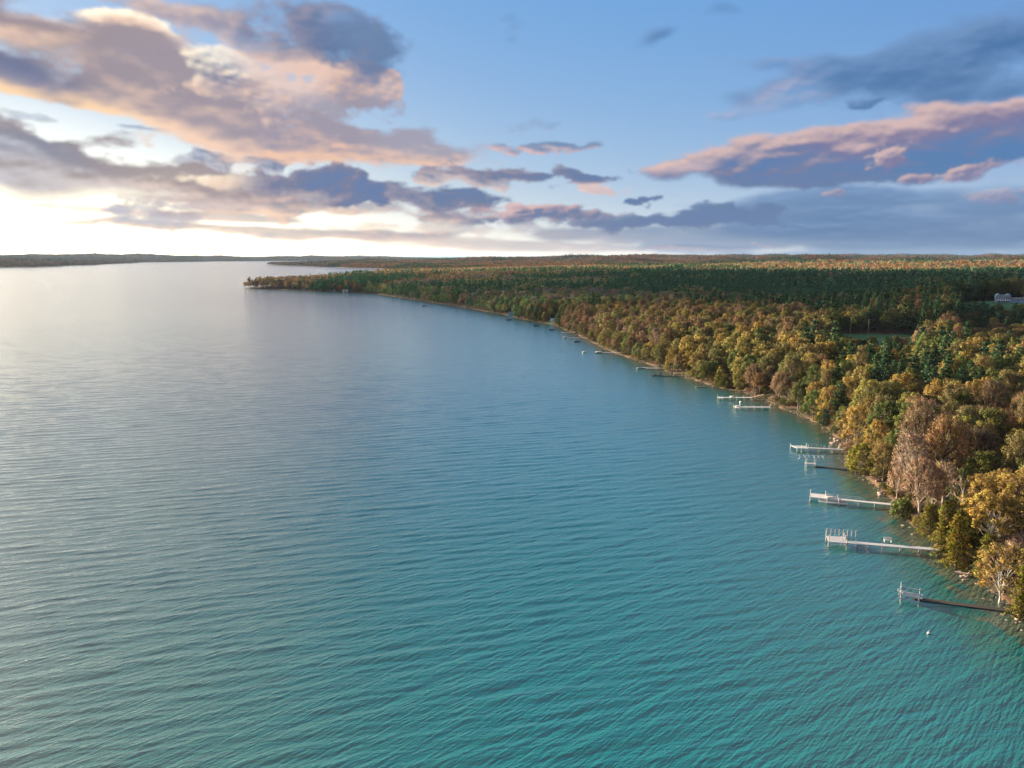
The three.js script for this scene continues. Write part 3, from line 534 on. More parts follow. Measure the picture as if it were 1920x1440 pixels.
hero('gold', 1874, 1132, 10.5, 9.5, 3, 'lowest golden tree, leaning over the water with white stems near the sunken dock', fan(19, { h: 10.5, w: 9.5, stems: 4, base: 0.2, leaves: 5000 }));
hero('grey', 1912, 1062, 6.5, 6, 3, 'pale pinkish leafless bush at the right edge', white(52, { h: 6.5, w: 6, base: 0.1, stems: 5, clumps: 30, leaves: 500, twigs: 40, bark: BARK.pale }));
hero('cedar', 1917, 1158, 9, 5.5, 0, 'olive cedar cut by the right edge at the shore end of the sunken dock');
hero('olive', 1690, 972, 4.5, 5.5, 0, 'low olive bush at the water left of the pink-budded clump', broadTree(61, { h: 4.5, w: 5.5, base: 0.02, stems: 3, clumps: 26, leaves: 2200, leaf: 0.3, tone: T.olive, bark: BARK.grey }));
hero('gold', 1552, 798, 14, 9, 1, 'bright golden tree standing tall on the shore left of the railed dock');
hero('gold', 1606, 852, 15, 10, 1, 'golden tree rising behind the low round yellow-green tree');
hero('pine', 1572, 800, 15, 7, 0, 'dark pine right of the bright golden shore tree');
hero('pine', 1546, 806, 7, 5.5, 2, 'small dark pine at the water in front of the bright golden shore tree');
hero('ochre', 1588, 838, 12, 8, 0, 'ochre tree at the boulders on the shore end of the railed dock');
// the woods: a jittered grid of stems, thinner with distance; kinds by patches of ground
const FAR = {};
function kindAt(x, z, d, q) {
  const r = Math.hypot(x, z), p = fbm(x * 0.011 + 40, z * 0.011, 3), m = fbm(x * 0.0045 + 9, z * 0.0045 + 3, 3), west = x < -900;
  const side = x * 0.643 - z * 0.766;                                       // how far across the light a place lies
  const edge = 1480 + 500 * (fbm(x * 0.002, z * 0.002, 3) - 0.5) - (x < 0 ? 260 : 0), hill = r > edge || west;
  const conifer = hill ? lerp(-0.05, 0.55, sstep(m, 0.47, 0.58)) : lerp(0.30, 0.72, sstep(side, 430, 640) * sstep(x, 0, 260)) + (d < 40 && r < 700 ? -0.06 : 0);
  if (p + (q - 0.5) * 0.34 < 0.36 + (conifer - 0.3) * 0.55) return q < 0.30 && r < 520 ? 'cedar' : 'pine';
  const t = fbm(x * 0.02 - 3, z * 0.02 + 8, 3) + (q - 0.5) * 0.5;
  if (west) return t < 0.55 ? 'grey' : 'brown';
  if (hill) return t < 0.22 ? 'grey' : t < 0.40 ? 'brown' : 'rust';
  if (side > 560 || r > 900) return t < 0.27 ? 'grey' : t < 0.40 ? 'brown' : t < 0.68 ? 'olive' : 'ochre';
  if (d < 26) return t < 0.32 ? 'birch' : t < 0.42 ? 'brown' : t < 0.56 ? 'ochre' : t < 0.72 ? 'olive' : 'gold';
  return t < 0.34 ? 'brown' : t < 0.44 ? 'ochre' : t < 0.56 ? 'gold' : t < 0.74 ? 'olive' : 'ochre';
}
const MARKS = [[79, -125, 'the sunken dock'], [81, -145, 'the nearest long dock'], [86, -174, 'the dock with the two-beam lift'], [90, -207, 'the canopy boat lift'], [96, -226, 'the railed dock'], [98, -285, 'the lower of the twin white docks'], [96, -313, 'the ramped white dock'], [76, -373, 'the dock with the white boat'], [60, -450, 'the dock with the dark boat']];
const SINGLE = [];
{
  const r = rng(2024), bands = [[95, 360, 5.6], [360, 800, 6.2], [800, 1500, 7], [1500, 2600, 9], [2600, 4600, 13], [4600, 7000, 19], [7000, 12500, 30]];
  for (const [r0, r1, gap] of bands) {
    const reach = r1 + gap, far = r0 >= 2600;
    for (let x = -0.84 * r1; x < 0.80 * r1; x += gap) for (let z = -reach; z < -50; z += gap) {
      const px = x + (r() - 0.5) * gap * 0.9, pz = z + (r() - 0.5) * gap * 0.9, q = r(), q2 = r(), q3 = r(), d0 = Math.hypot(px, pz), az = Math.atan2(px, -pz) * 57.3;
      if (d0 < r0 || d0 >= r1 || az > 37.5 || az < -37.5) continue;
      if (px < -520 && pz > -3300) continue;
      const d = inland(px, pz); if (d < 0.3 + q * 1.2 || lawn(px, pz) > 0) continue;
      if (d0 < 260 && near(px, pz, 1.2)) continue;
      const k = kindAt(px, pz, d, q), grow = (0.74 + 0.5 * q2) * (d < 9 ? 0.72 : 1) * (far ? 1.0 + (gap - 9) * 0.02 : 1), wide = (0.82 + 0.4 * q3) * (far ? gap / 9.5 : 1);
      const h0 = { cedar: 10, pine: 18, birch: 13, olive: 13, grey: 14.5, brown: 15.5 }[k] ?? 14.5, w0 = { cedar: 5, pine: 7, birch: 7.5 }[k] ?? 8.6;
      const dip = px > 150 && d0 < 640 && d0 > 330 && ((Math.abs(az - 31.7) < 2.2 && d0 > 420) || (Math.abs(az - 24.8) < 2.6 && d0 > 340 && d0 < 470)) ? 0.5 : 1;
      const e = { k, x: px, z: pz, d, h: h0 * grow * dip * 1, w: w0 * wide * Math.sqrt(grow), q: q3, s: (q2 * 97 | 0), r: d0 };
      if (d0 < 330 && Math.abs(az) < 35 && (d < 46 || d0 < 250)) SINGLE.push(e);
      else {
        if (d0 > 330 && d0 < 700 && d < 7) e.h *= 0.9;
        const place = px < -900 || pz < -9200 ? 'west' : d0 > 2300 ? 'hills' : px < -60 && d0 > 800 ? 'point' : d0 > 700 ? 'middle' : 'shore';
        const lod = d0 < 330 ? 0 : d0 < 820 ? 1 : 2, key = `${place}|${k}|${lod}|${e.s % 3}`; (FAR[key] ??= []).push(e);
      }
    }
  }
}
{ // low brush along the water's edge and under the first trees
  const r = rng(616);
  for (let x = -60; x < 130; x += 3) for (let z = -760; z < -90; z += 3) {
    const px = x + (r() - 0.5) * 3, pz = z + (r() - 0.5) * 3, q = r(), q2 = r(), d = inland(px, pz);
    if (d < 0.3 || d > 22 || lawn(px, pz) > 0 || Math.hypot(px, pz) > 720 || q > (d < 8 ? 0.62 : 0.4)) continue;
    const k = q2 < 0.3 ? 'olive' : q2 < 0.55 ? 'ochre' : q2 < 0.7 ? 'brown' : q2 < 0.82 ? 'gold' : q2 < 0.92 ? 'birch' : 'cedar', h = 1.5 + 3.4 * r() * (d < 4 ? 0.7 : 1);
    (FAR[`brush|${k}|1|${(q2 * 50 | 0) % 3}`] ??= []).push({ k, x: px, z: pz, d, h, w: h * (0.8 + 0.5 * r()), q: r(), s: q2 * 97 | 0, r: 0 });
  }
}
{ // single trees, labelled by look, row and the nearest dock
  SINGLE.sort((a, b) => a.r - b.r);
  const most = 280, seen = new Map(), order = ['', 'second ', 'third ', 'fourth ', 'fifth ', 'sixth ', 'seventh ', 'eighth '];
  SINGLE.forEach((e, i) => {
    if (i >= most) { const key = `shore|${e.k}|1|${e.s % 3}`; (FAR[key] ??= []).push(e); return; }
    const m = MARKS.reduce((a, b) => (Math.hypot(b[0] - e.x, b[1] - e.z) < Math.hypot(a[0] - e.x, a[1] - e.z) ? b : a)), row = e.d < 9 ? 'by the water' : e.d < 17 ? 'second row' : e.d < 26 ? 'third row' : e.d < 38 ? 'fourth row' : 'deep in the wood';
    const size = e.h < 11 ? 'low ' : e.h > 16.5 ? 'tall ' : '', tint = ['', 'warm ', 'dim ', 'reddish ', 'greenish '][e.s % 5], along = e.r < Math.hypot(m[0], m[1]) ? 'before' : 'beyond';
    const base = `${size}${tint}${KIND[e.k].brief}, ${row}, ${along} ${m[2]}`, n = seen.get(base) ?? 0; seen.set(base, n + 1);
    const label = n ? `${order[n] ?? 'farther '}${base.replace('leafing ', '')}` : base;
    plant(e.k, e.x, e.z, e.h, e.w, e.s, e.s % 5, label, `${KIND[e.k].say}s in the wood by the docks`);
  });
}
const WOODS = {
  brush: ['shore_brush', 'low olive and ochre brush along the edge of the water'],
  shore: ['shore_wood', 'mixed golden and green wood along the shore beyond the docks'], middle: ['shaded_wood', 'dark shaded wood of pines and bare trees filling the middle of the far shore'],
  point: ['point_wood', 'dark wood on the long low point reaching into the lake'], hills: ['hill_wood', 'rust-coloured woods on the hills along the skyline'], west: ['far_shore_wood', 'distant bluish woods on the land across the lake at the left'],
};
const woodGroups = {}, farMaterial = new THREE.MeshPhysicalMaterial({ vertexColors: true, roughness: 1, specularIntensity: 0.1, transmission: 0.22, thickness: 0, side: THREE.DoubleSide });
{
  const M = new THREE.Matrix4(), Q = new THREE.Quaternion(), Y = new THREE.Vector3(0, 1, 0), C = new THREE.Color(), merged = {};
  for (const [key, list] of Object.entries(FAR)) {
    const [place, k, lod, s] = key.split('|'), p = PROTO[k][+lod][+s % PROTO[k][+lod].length], mk = `${k}${lod}${s}`;
    merged[mk] ??= mergeGeometries([p.trunk, p.crown]);
    const box = new THREE.Box3().setFromBufferAttribute(p.crown.attributes.position), size = box.getSize(new THREE.Vector3()), wide = Math.max(size.x, size.z);
    if (!woodGroups[place]) { const g = new THREE.Group(); g.name = WOODS[place][0]; tag(g, WOODS[place][1], 'wood', null, 'stuff'); scene.add(g); woodGroups[place] = g; }
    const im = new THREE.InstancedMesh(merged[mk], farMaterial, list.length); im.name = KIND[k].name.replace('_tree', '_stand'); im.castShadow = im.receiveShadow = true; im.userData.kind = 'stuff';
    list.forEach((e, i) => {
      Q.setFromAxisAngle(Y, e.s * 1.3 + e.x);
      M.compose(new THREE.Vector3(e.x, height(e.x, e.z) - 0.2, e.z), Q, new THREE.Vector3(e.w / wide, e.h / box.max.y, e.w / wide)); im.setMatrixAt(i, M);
      const shadeLift = place === 'middle' || place === 'point' ? 1 : 0, v = (0.78 + 0.44 * e.q) * (place === 'west' ? 0.7 : 1) * (1 + 0.9 * shadeLift), hue = ((e.s * 31) % 17) / 17 - 0.5; im.setColorAt(i, C.setRGB(v * (1 + 0.22 * hue - 0.12 * shadeLift), v * (1 + 0.05 * shadeLift), v * (1 - 0.15 * hue + 0.1 * shadeLift)));  // shaded middle and point woods: brighter, bluer tint stands in for skylight
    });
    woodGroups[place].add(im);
  }
}

// ------------------------------------------------------------------ an unseen bank of cloud, added far off under the sun to shade the middle of the woods
{
  const along = [-Math.sin(rad(-SUN_AZ)), -Math.cos(rad(SUN_AZ))], across = [Math.cos(rad(SUN_AZ)), Math.sin(rad(SUN_AZ))], r = rng(31), parts = [], far = 12000, mid = Math.tan(rad(SUN_EL));
  for (let i = 0; i < 11; i++) {
    const f = i / 10, p = lerp(640, 1150, f) + (r() - 0.5) * 140, u = 140 + (r() - 0.5) * 900, g = new THREE.IcosahedronGeometry(1, 4), q = g.attributes.position, R = 75 + 110 * r();
    for (let k = 0; k < q.count; k++) { const x = q.getX(k), y = q.getY(k), z = q.getZ(k), s = 0.75 + 0.5 * fbm(x * 1.8 + i * 3, y * 1.8 + z * 1.8, 4); q.setXYZ(k, x * s * R, y * s * R * 0.9, z * s * R); }
    g.translate(along[0] * (far + u) + across[0] * p, (far + u) * mid + (r() - 0.5) * 130 + 20 - (u - 140) * mid + (u > 0 ? 0 : 0), along[1] * (far + u) + across[1] * p);
    g.computeVertexNormals(); parts.push(g);
  }
  tag(mesh('cloud', mergeGeometries(parts), new THREE.MeshStandardMaterial({ color: new THREE.Color().setRGB(0.85, 0.85, 0.85), roughness: 1 })), 'unseen bank of cloud low under the sun, added to shade the middle woods', null, null, 'structure');
}

scene.fog = new THREE.FogExp2(new THREE.Color().setRGB(0.55, 0.75, 1.0), 0.000022);

// ------------------------------------------------------------------ docks, lifts, boats and houses
const grain = (() => { const n = 128, d = new Uint8Array(n * n * 4); for (let y = 0; y < n; y++) for (let x = 0; x < n; x++) { const v = 200 + 55 * (fbm(x * 0.04, y * 0.6, 4) - 0.3); d.set([v, v, v, 255], (y * n + x) * 4); } const t = new THREE.DataTexture(d, n, n); t.wrapS = t.wrapT = THREE.RepeatWrapping; t.magFilter = THREE.LinearFilter; t.needsUpdate = true; return t; })();
const paint = (r, g, b, rough = 0.6, more = {}) => new THREE.MeshStandardMaterial({ color: new THREE.Color().setRGB(...lin(r, g, b)), roughness: rough, map: grain, ...more });
const M = { deck: paint(206, 208, 210), white: paint(236, 232, 226), metal: paint(196, 200, 206, 0.4, { metalness: 0.35 }), pipe: paint(226, 208, 200, 0.5), dark: paint(74, 70, 66, 0.85), hull: paint(232, 232, 234, 0.35), navy: paint(40, 56, 82, 0.5), red: paint(176, 92, 80, 0.6), wood: paint(176, 140, 112, 0.8), roof: paint(120, 128, 136, 0.8), shingle: paint(160, 108, 70, 0.8), glass: new THREE.MeshPhysicalMaterial({ color: new THREE.Color().setRGB(0.02, 0.035, 0.05), roughness: 0.08 }), siding: paint(150, 186, 212, 0.7), trim: paint(246, 246, 244, 0.6), stone: paint(186, 166, 148, 0.95) };
const box = (w, h, d, x = 0, y = 0, z = 0) => new THREE.BoxGeometry(w, h, d).translate(x, y, z);
const rod = (r, a, b) => { const A = new THREE.Vector3(...a), B = new THREE.Vector3(...b), g = new THREE.CylinderGeometry(r, r, A.distanceTo(B), 8); g.applyQuaternion(new THREE.Quaternion().setFromUnitVectors(new THREE.Vector3(0, 1, 0), B.clone().sub(A).normalize())); return g.translate((A.x + B.x) / 2, (A.y + B.y) / 2, (A.z + B.z) / 2); };
const join = (...g) => mergeGeometries(g.some((q) => !q.index) ? g.map((q) => (q.index ? q.toNonIndexed() : q)) : g);
// a thing laid from its lake end (a) to its shore end (b): x runs towards the shore, z towards the near side
function laid(name, label, category, a, b, group) { return thing(name, label, category, [a[0], 0, a[1]], Math.atan2(-(b[1] - a[1]), b[0] - a[0]), group); }
function deckRun(t, x0, x1, w, top, mat, post, up = 0, step = 3) {
  const n = Math.max(1, Math.round((x1 - x0) / step)), l = (x1 - x0) / n;
  for (let i = 0; i < n; i++) {
    const cx = x0 + l * (i + 0.5), boards = [], m = Math.round(l / 0.3);
    for (let k = 0; k < m; k++) boards.push(box(l / m - 0.02, 0.045, w, x0 + l * i + l / m * (k + 0.5), top - 0.022, 0));
    mesh('deck_section', join(...boards, box(l - 0.04, 0.14, 0.06, cx, top - 0.12, w / 2 - 0.05), box(l - 0.04, 0.14, 0.06, cx, top - 0.12, -w / 2 + 0.05)), mat, t);
  }
  if (post) for (let i = 0; i <= n; i++) for (const s of [-1, 1]) mesh('post', rod(0.055, [x0 + l * i, -1.2, s * (w / 2 + 0.06)], [x0 + l * i, top + up * (s < 0 ? 1 : 0.25), s * (w / 2 + 0.06)]), post, t);
}
const span = (a, b) => Math.hypot(a[0] - b[0], a[1] - b[1]);
const P = (px, py, level = 0) => spot(px, py, level);

// nearest: a dark dock at the water's level, with a boat lift at its end
{
  const a = P(1708, 1121, 0.2), b = P(1908, 1145, 0.3), L = span(a, b), t = laid('sunken_dock', 'long dark dock lying almost at the water, lowest in the picture', 'dock', a, b);
  deckRun(t, 0.3, L, 1.2, 0.22, M.dark, M.dark, 0);
  const l = laid('boat_lift', 'grey metal boat lift at the end of the dark dock lying at the water', 'boat lift', P(1687, 1122), P(1708, 1126));
  for (const [x, z, h] of [[0, -1.5, 2.2], [2.8, -1.5, 1.7], [0.2, 1.5, 2.0], [2.8, 1.5, 1.5]]) mesh('post', rod(0.09, [x, -1, z], [x, h, z]), M.metal, l);
  for (const z of [-1.5, 1.5]) { mesh('beam', join(box(3.2, 0.16, 0.14, 1.4, 0.62, z), box(3.2, 0.12, 0.12, 1.4, 1.45, z)), M.metal, l); mesh('bunk', box(3.5, 0.16, 0.34, 1.5, 0.95, z * 0.45), M.deck, l); }
  mesh('crossbar', join(box(0.14, 0.16, 3, 0.05, 0.8, 0), box(0.14, 0.16, 3, 2.75, 0.8, 0), box(0.12, 0.12, 3, 0.05, 1.62, 0)), M.metal, l);
  mesh('side_panel', join(...[0, 1, 2, 3].map((i) => box(0.05, 0.9, 0.62, -0.04, 1.15, -1.15 + i * 0.76))), M.metal, l);
  mesh('winch_wheel', new THREE.TorusGeometry(0.42, 0.05, 8, 20).translate(0.1, 1.9, 1.62), M.metal, l);
}
// the nearest long dock
{
  const a = P(1552, 1013, 1.1), b = P(1760, 1028, 1.3), L = span(a, b), t = laid('long_dock', 'long pale dock with a post-lined end platform, nearest of the long docks', 'dock', a, b);
  deckRun(t, 3.4, L, 1.25, 1.1, M.deck, M.pipe, 0.05);
  mesh('platform', join(...Array.from({ length: 11 }, (_, i) => box(0.29, 0.06, 3.4, 0.16 + i * 0.31, 1.1, -0.9)), box(3.4, 0.16, 0.08, 1.7, 0.98, 0.75), box(3.4, 0.16, 0.08, 1.7, 0.98, -2.55)), M.deck, t);
  for (const [x, z, h] of [[0.05, -2.6, 2.1], [0.05, 0.8, 2.0], [0.35, -0.9, 1.9], [3.3, 0.8, 1.8], [3.3, -0.9, 2.1], [3.3, -2.6, 1.9], [2.6, -0.9, 1.8]]) mesh('post', rod(0.09, [x, -1.2, z], [x, h, z]), M.pipe, t);
  const k = laid('mooring_rack', 'row of short pale posts along the far side of the nearest long dock\'s platform', 'mooring rack', P(1550, 1007), P(1596, 1010));
  for (let i = 0; i < 8; i++) mesh('post', rod(0.06, [0.2 + i * 0.78, -1, -1.2], [0.2 + i * 0.78, 1.4, -1.2]), M.pipe, k);
  mesh('rail', join(box(5.9, 0.07, 0.07, 2.9, 1.25, -1.13), box(5.9, 0.07, 0.07, 2.9, 0.75, -1.13)), M.metal, k);
  const c = laid('deck_bench', 'small white bench halfway along the nearest long dock', 'bench', P(1657, 1015.5, 1.15), P(1670, 1016.5, 1.15)); c.position.y = 1.1;
  mesh('seat', box(1.4, 0.07, 0.45, 0.7, 0.46, 0), M.white, c); mesh('backrest', box(1.4, 0.4, 0.06, 0.7, 0.72, -0.22), M.white, c); for (const x of [0.1, 1.3]) mesh('leg', box(0.07, 0.42, 0.42, x, 0.22, 0), M.white, c);
  const j = laid('boat_ramp_lift', 'small low metal lift on the near side of the nearest long dock', 'boat lift', P(1603, 1019.5), P(1618, 1020.5));
  mesh('frame', join(box(2.4, 0.1, 0.1, 1, 0.5, 0.9), box(2.4, 0.1, 0.1, 1, 0.5, 2)), M.metal, j); for (const x of [0, 2]) for (const z of [0.9, 2]) mesh('post', rod(0.06, [x, -1, z], [x, 0.9, z]), M.metal, j);
}
// the dock with the two-beam lift
{
  const a = P(1519, 930, 1.1), b = P(1672, 943, 1.4), L = span(a, b), t = laid('long_dock', 'long white dock with a lift of two long beams on its near side', 'dock', a, b);
  deckRun(t, 3.4, L, 1.25, 1.1, M.white, M.pipe, 0.05);
  mesh('platform', join(...Array.from({ length: 11 }, (_, i) => box(0.29, 0.06, 3.2, 0.16 + i * 0.31, 1.1, -0.8)), box(3.4, 0.16, 0.08, 1.7, 0.98, 0.75), box(3.4, 0.16, 0.08, 1.7, 0.98, -2.35)), M.white, t);
  for (const [x, z, h] of [[0.05, -2.4, 2.0], [0.05, 0.8, 1.9], [3.3, 0.8, 1.5], [3.3, -2.4, 2.0]]) mesh('post', rod(0.08, [x, -1.2, z], [x, h, z]), M.pipe, t);
  mesh('rail', join(box(7.2, 0.07, 0.07, 7, 1.65, -1.2), box(7.2, 0.06, 0.06, 7, 1.3, -1.2), ...Array.from({ length: 7 }, (_, i) => box(0.06, 0.8, 0.06, 3.7 + i * 1.15, 1.28, -1.2)), rod(0.05, [10.6, 1.65, -1.2], [11.6, 1.15, -0.7])), M.metal, t);
  const l = laid('boat_lift', 'lift of two long white beams with a small white boat, beside the second long dock', 'boat lift', P(1535, 943), P(1588, 947));
  const w = span(P(1535, 943), P(1588, 947));
  for (const z of [-0.55, 0.75]) mesh('beam', join(box(w, 0.22, 0.3, w / 2, 0.5, z)), M.white, l);
  for (const x of [w * 0.27, w * 0.68]) { for (const z of [-1, 1.1]) mesh('post', rod(0.08, [x, -1.2, z], [x, 1.9, z]), M.pipe, l); mesh('crossbar', box(0.12, 0.12, 2.2, x, 1.2, 0.05), M.metal, l); }
  craft('small_boat', 'small white covered boat resting on the lift of two long beams', [...P(1557, 942.5)], 0.1, 2.5, 1.2, 0.62, M.hull, M.white, false);
}
function craft(name, label, [x, z], turn, L, W, y, hull, top, windscreen, group) {
  const t = thing(name, label, 'boat', [x, y, z], turn, group), g = new THREE.BufferGeometry(), p = [], idx = [], N = 9;
  for (let i = 0; i <= N; i++) { const f = i / N, w = W / 2 * Math.pow(1 - Math.pow(f, 3), 0.6) + 0.01, k = 0.05 + 0.32 * f * f * 0.7; for (const [s, h] of [[-1, 0.55 + 0.18 * f], [-0.82, 0.2 + k * 0.6], [0, k], [0.82, 0.2 + k * 0.6], [1, 0.55 + 0.18 * f]]) p.push(-L / 2 + L * f, h, s * w); }
  for (let i = 0; i < N; i++) for (let k = 0; k < 4; k++) { const a = i * 5 + k, b = a + 1, c = a + 5, d = c + 1; idx.push(a, c, b, b, c, d); }
  for (let k = 1; k < 4; k++) idx.push(0, k, k + 1);
  g.setAttribute('position', new THREE.Float32BufferAttribute(p, 3)); g.setAttribute('uv', new THREE.Float32BufferAttribute(new Array(p.length / 3 * 2).fill(0), 2)); g.setIndex(idx); g.computeVertexNormals();
  mesh('hull', g, hull, t);
  mesh('deck', join(box(L * 0.3, 0.05, W * 0.8, L * 0.14, 0.56, 0), box(L * 0.12, 0.05, W * 0.92, -L * 0.42, 0.5, 0)), top, t);
  if (windscreen) { mesh('windscreen', box(0.06, 0.4, W * 0.7, L * 0.02, 0.78, 0).rotateZ(0.0), M.glass, t); mesh('seat', join(box(0.5, 0.4, W * 0.7, -L * 0.12, 0.5, 0), box(0.4, 0.4, W * 0.7, -L * 0.3, 0.5, 0)), M.navy, t); mesh('motor', join(box(0.35, 0.7, 0.35, -L / 2 - 0.12, 0.65, 0)), M.dark, t); }
  else mesh('cover', join(box(L * 0.42, 0.34, W * 0.6, -L * 0.14, 0.68, 0), box(L * 0.2, 0.2, W * 0.45, L * 0.1, 0.72, 0)), top, t);
  return t;
}
// canopy lift on a low dark dock
{
  const a = P(1527, 874, 0.2), b = P(1588, 879, 0.3), t = laid('sunken_dock', 'short dark low dock under the boat lift with the canopy frame', 'dock', a, b);
  deckRun(t, 0, span(a, b), 1.1, 0.22, M.dark, M.dark, 0);
  const l = laid('canopy_lift', 'boat lift with a long bare canopy frame above it', 'boat lift', P(1511, 873), P(1528, 874));
  const w = span(P(1511, 873), P(1528, 874));
  for (const x of [0, w]) for (const z of [-1.4, 1.4]) mesh('post', rod(0.08, [x, -1.2, z], [x, 2.5, z]), M.metal, l);
  mesh('canopy_frame', join(box(w + 3.6, 0.1, 0.1, w / 2, 2.55, -1.4), box(w + 3.6, 0.1, 0.1, w / 2, 2.55, 1.4), ...[-1.8, -0.6, 0.6, 1.8, 3, w + 1.8].map((x) => box(0.08, 0.08, 2.8, x, 2.62, 0)), rod(0.06, [-1.8, 2.55, 1.4], [-2.1, 1.9, 1.4]), rod(0.06, [w + 1.8, 2.55, 1.4], [w + 2.1, 1.9, 1.4])), M.metal, l);
  for (const z of [-1.4, 1.4]) mesh('beam', join(box(w, 0.14, 0.12, w / 2, 0.5, z), box(w, 0.1, 0.1, w / 2, 1.3, z)), M.metal, l);
  for (const z of [-0.5, 0.5]) mesh('bunk', box(w + 0.4, 0.18, 0.4, w / 2, 0.72, z), M.white, l);
}
// railed dock with a pointed platform
{
  const a = P(1486, 838, 1.0), b = P(1585, 842, 1.1), L = span(a, b), t = laid('platform_dock', 'pale dock with a wide pointed platform and side rail beside the shore boulders', 'dock', a, b);
  deckRun(t, 3.8, L, 1.2, 1.0, M.deck, M.pipe, 0.05);
  const s = new THREE.Shape(); s.moveTo(-0.4, 1.9); s.lineTo(1.0, -1.3); s.lineTo(4.0, -1.3); s.lineTo(4.0, 2.0); s.closePath();
  mesh('platform', new THREE.ExtrudeGeometry(s, { depth: 0.12, bevelEnabled: false }).rotateX(-Math.PI / 2).translate(0, 0.92, 0), M.deck, t);
  for (const [x, z, h] of [[1.1, 1.3, 1.5], [2.3, 1.35, 2.0], [4.05, 1.35, 2.1], [-0.3, -1.8, 1.6], [4.05, -1.9, 1.9]]) mesh('post', rod(0.09, [x, -1.2, z], [x, h, z]), M.white, t);
  mesh('rail', join(box(4.4, 0.07, 0.07, 5.8, 1.9, -1.1), ...[3.8, 5.2, 6.6, 7.9].map((x) => box(0.06, 1, 0.06, x, 1.4, -1.1))), M.metal, t);
  for (const x of [8.6, 9.9]) mesh('ladder_post', join(rod(0.05, [x, 0.4, -0.7], [x, 1.9, -0.7]), rod(0.05, [x + 0.35, 0.4, -0.7], [x + 0.35, 1.9, -0.7])), M.metal, t);
}
function whiteDock(label, a, b, ramp) {
  const L = span(a, b), t = laid('white_dock', label, 'dock', a, b);
  deckRun(t, 1.4, L, 1.3, 0.9, M.white, M.white, 0.55, 2.9);
  mesh('platform', join(...Array.from({ length: 6 }, (_, i) => box(0.28, 0.06, 2.6, -0.2 + i * 0.3, 0.9, 0.4)), box(1.8, 0.3, 0.08, 0.55, 0.72, 1.75)), M.white, t);
  mesh('bench', join(box(1.1, 0.45, 0.9, ramp ? 5.2 : 0.9, 1.15, -0.3)), M.white, t);
  for (const z of [-0.9, 1.7]) mesh('post', rod(0.08, [-0.3, -1.2, z], [-0.3, 1.7, z]), M.white, t);
  if (ramp) mesh('ramp', box(5, 0.08, 1.2, 2.4, 0, 0).rotateZ(0.22).translate(L, 0.92, 0), M.wood, t);
}
whiteDock('farther and longer of the twin white docks, with a ramp climbing the bank', P(1348, 745, 0.9), P(1409, 745, 0.9), true);
whiteDock('nearer of the twin white docks, with a square white end platform', P(1378, 763, 0.9), P(1444, 763, 0.9), false);
craft('anchor_float', 'tiny white float between the twin white docks', P(1389, 756), 0.3, 0.9, 0.6, 0, M.hull, M.white, false);
// farther along the shore
function simpleDock(label, a, b, mat, w = 1.2, top = 0.6) { const t = laid('plain_dock', label, 'dock', a, b); deckRun(t, 0, span(a, b), w, top, mat, mat, 0.1, 5); return t; }
simpleDock('thin pale dock leading to the white boat moored beyond the twin docks', P(1211, 690, 0.6), P(1250, 690, 0.6), M.deck);
craft('motor_boat', 'white motor boat moored at the end of the thin pale dock', P(1204, 691.5), 0.05, 5.6, 2.2, 0, M.hull, M.white, true);
simpleDock('thin dark dock behind the small dark boat', P(1236, 704, 0.3), P(1272, 704.5, 0.4), M.dark, 0.9, 0.3);
craft('row_boat', 'small dark-hulled boat on a lift at the thin dark dock', P(1231, 705), -0.2, 4.0, 1.9, 0.1, M.navy, M.white, true);
simpleDock('narrow grey dock reaching from the bank to the dark-hulled boat with a white cover', P(1129, 661, 0.5), P(1172, 661.5, 0.5), M.deck, 1.1);
craft('motor_boat', 'dark-hulled boat with a white cover at the narrow grey dock', P(1124, 662), 0.1, 5.4, 2.4, 0, M.navy, M.white, false);
craft('white_skiff', 'tiny white skiff anchored alone on the open water', P(1096, 661.5), 0.2, 2.6, 1.3, 0, M.hull, M.white, false);
simpleDock('pale dock nearest the white boathouse', P(1053, 623.5, 0.6), P(1082, 624, 0.6), M.deck);
simpleDock('longer pale dock just this side of the boathouse dock', P(1064, 633.5, 0.6), P(1112, 633.5, 0.6), M.deck);
craft('covered_boat', 'grey covered boat at the end of the longer pale dock', P(1062, 634), 0.1, 4.6, 2.2, 0.2, M.metal, M.metal, false);
craft('dark_boat', 'dark boat floating just off the longer pale dock', P(1082, 641.5), 0.1, 4.6, 2.1, 0, M.dark, M.navy, false);
craft('dark_boat', 'dark boat floating off the white boathouse', P(1035, 619), 0, 4.8, 2.2, 0, M.dark, M.navy, false);
craft('dark_boat', 'dark boat floating between the boathouse and the white cottage', P(1006, 611.5), 0, 5.2, 2.2, 0, M.dark, M.navy, false);
craft('dark_boat', 'dark boat floating off the white cottage', P(955, 600.5), 0, 5.6, 2.4, 0, M.dark, M.navy, false);
craft('dark_raft', 'dark raft alone on the water off the root of the point', P(797, 574), 0, 7, 3.2, 0, M.dark, M.dark, false);
simpleDock('dark dock at the root of the point', P(752, 560.5, 0.6), P(764, 561.5, 0.6), M.dark, 2);
{ // buoy
  const [x, z] = P(1741, 1189), t = thing('mooring_buoy', 'small white mooring buoy floating alone on the turquoise water', 'buoy', [x, 0.12, z]);
  mesh('float', new THREE.SphereGeometry(0.25, 20, 14), M.hull, t); mesh('collar', new THREE.TorusGeometry(0.245, 0.035, 8, 24).rotateX(Math.PI / 2), M.navy, t); mesh('eye', new THREE.TorusGeometry(0.09, 0.02, 8, 16).translate(0, 0.4, 0), M.metal, t);
}
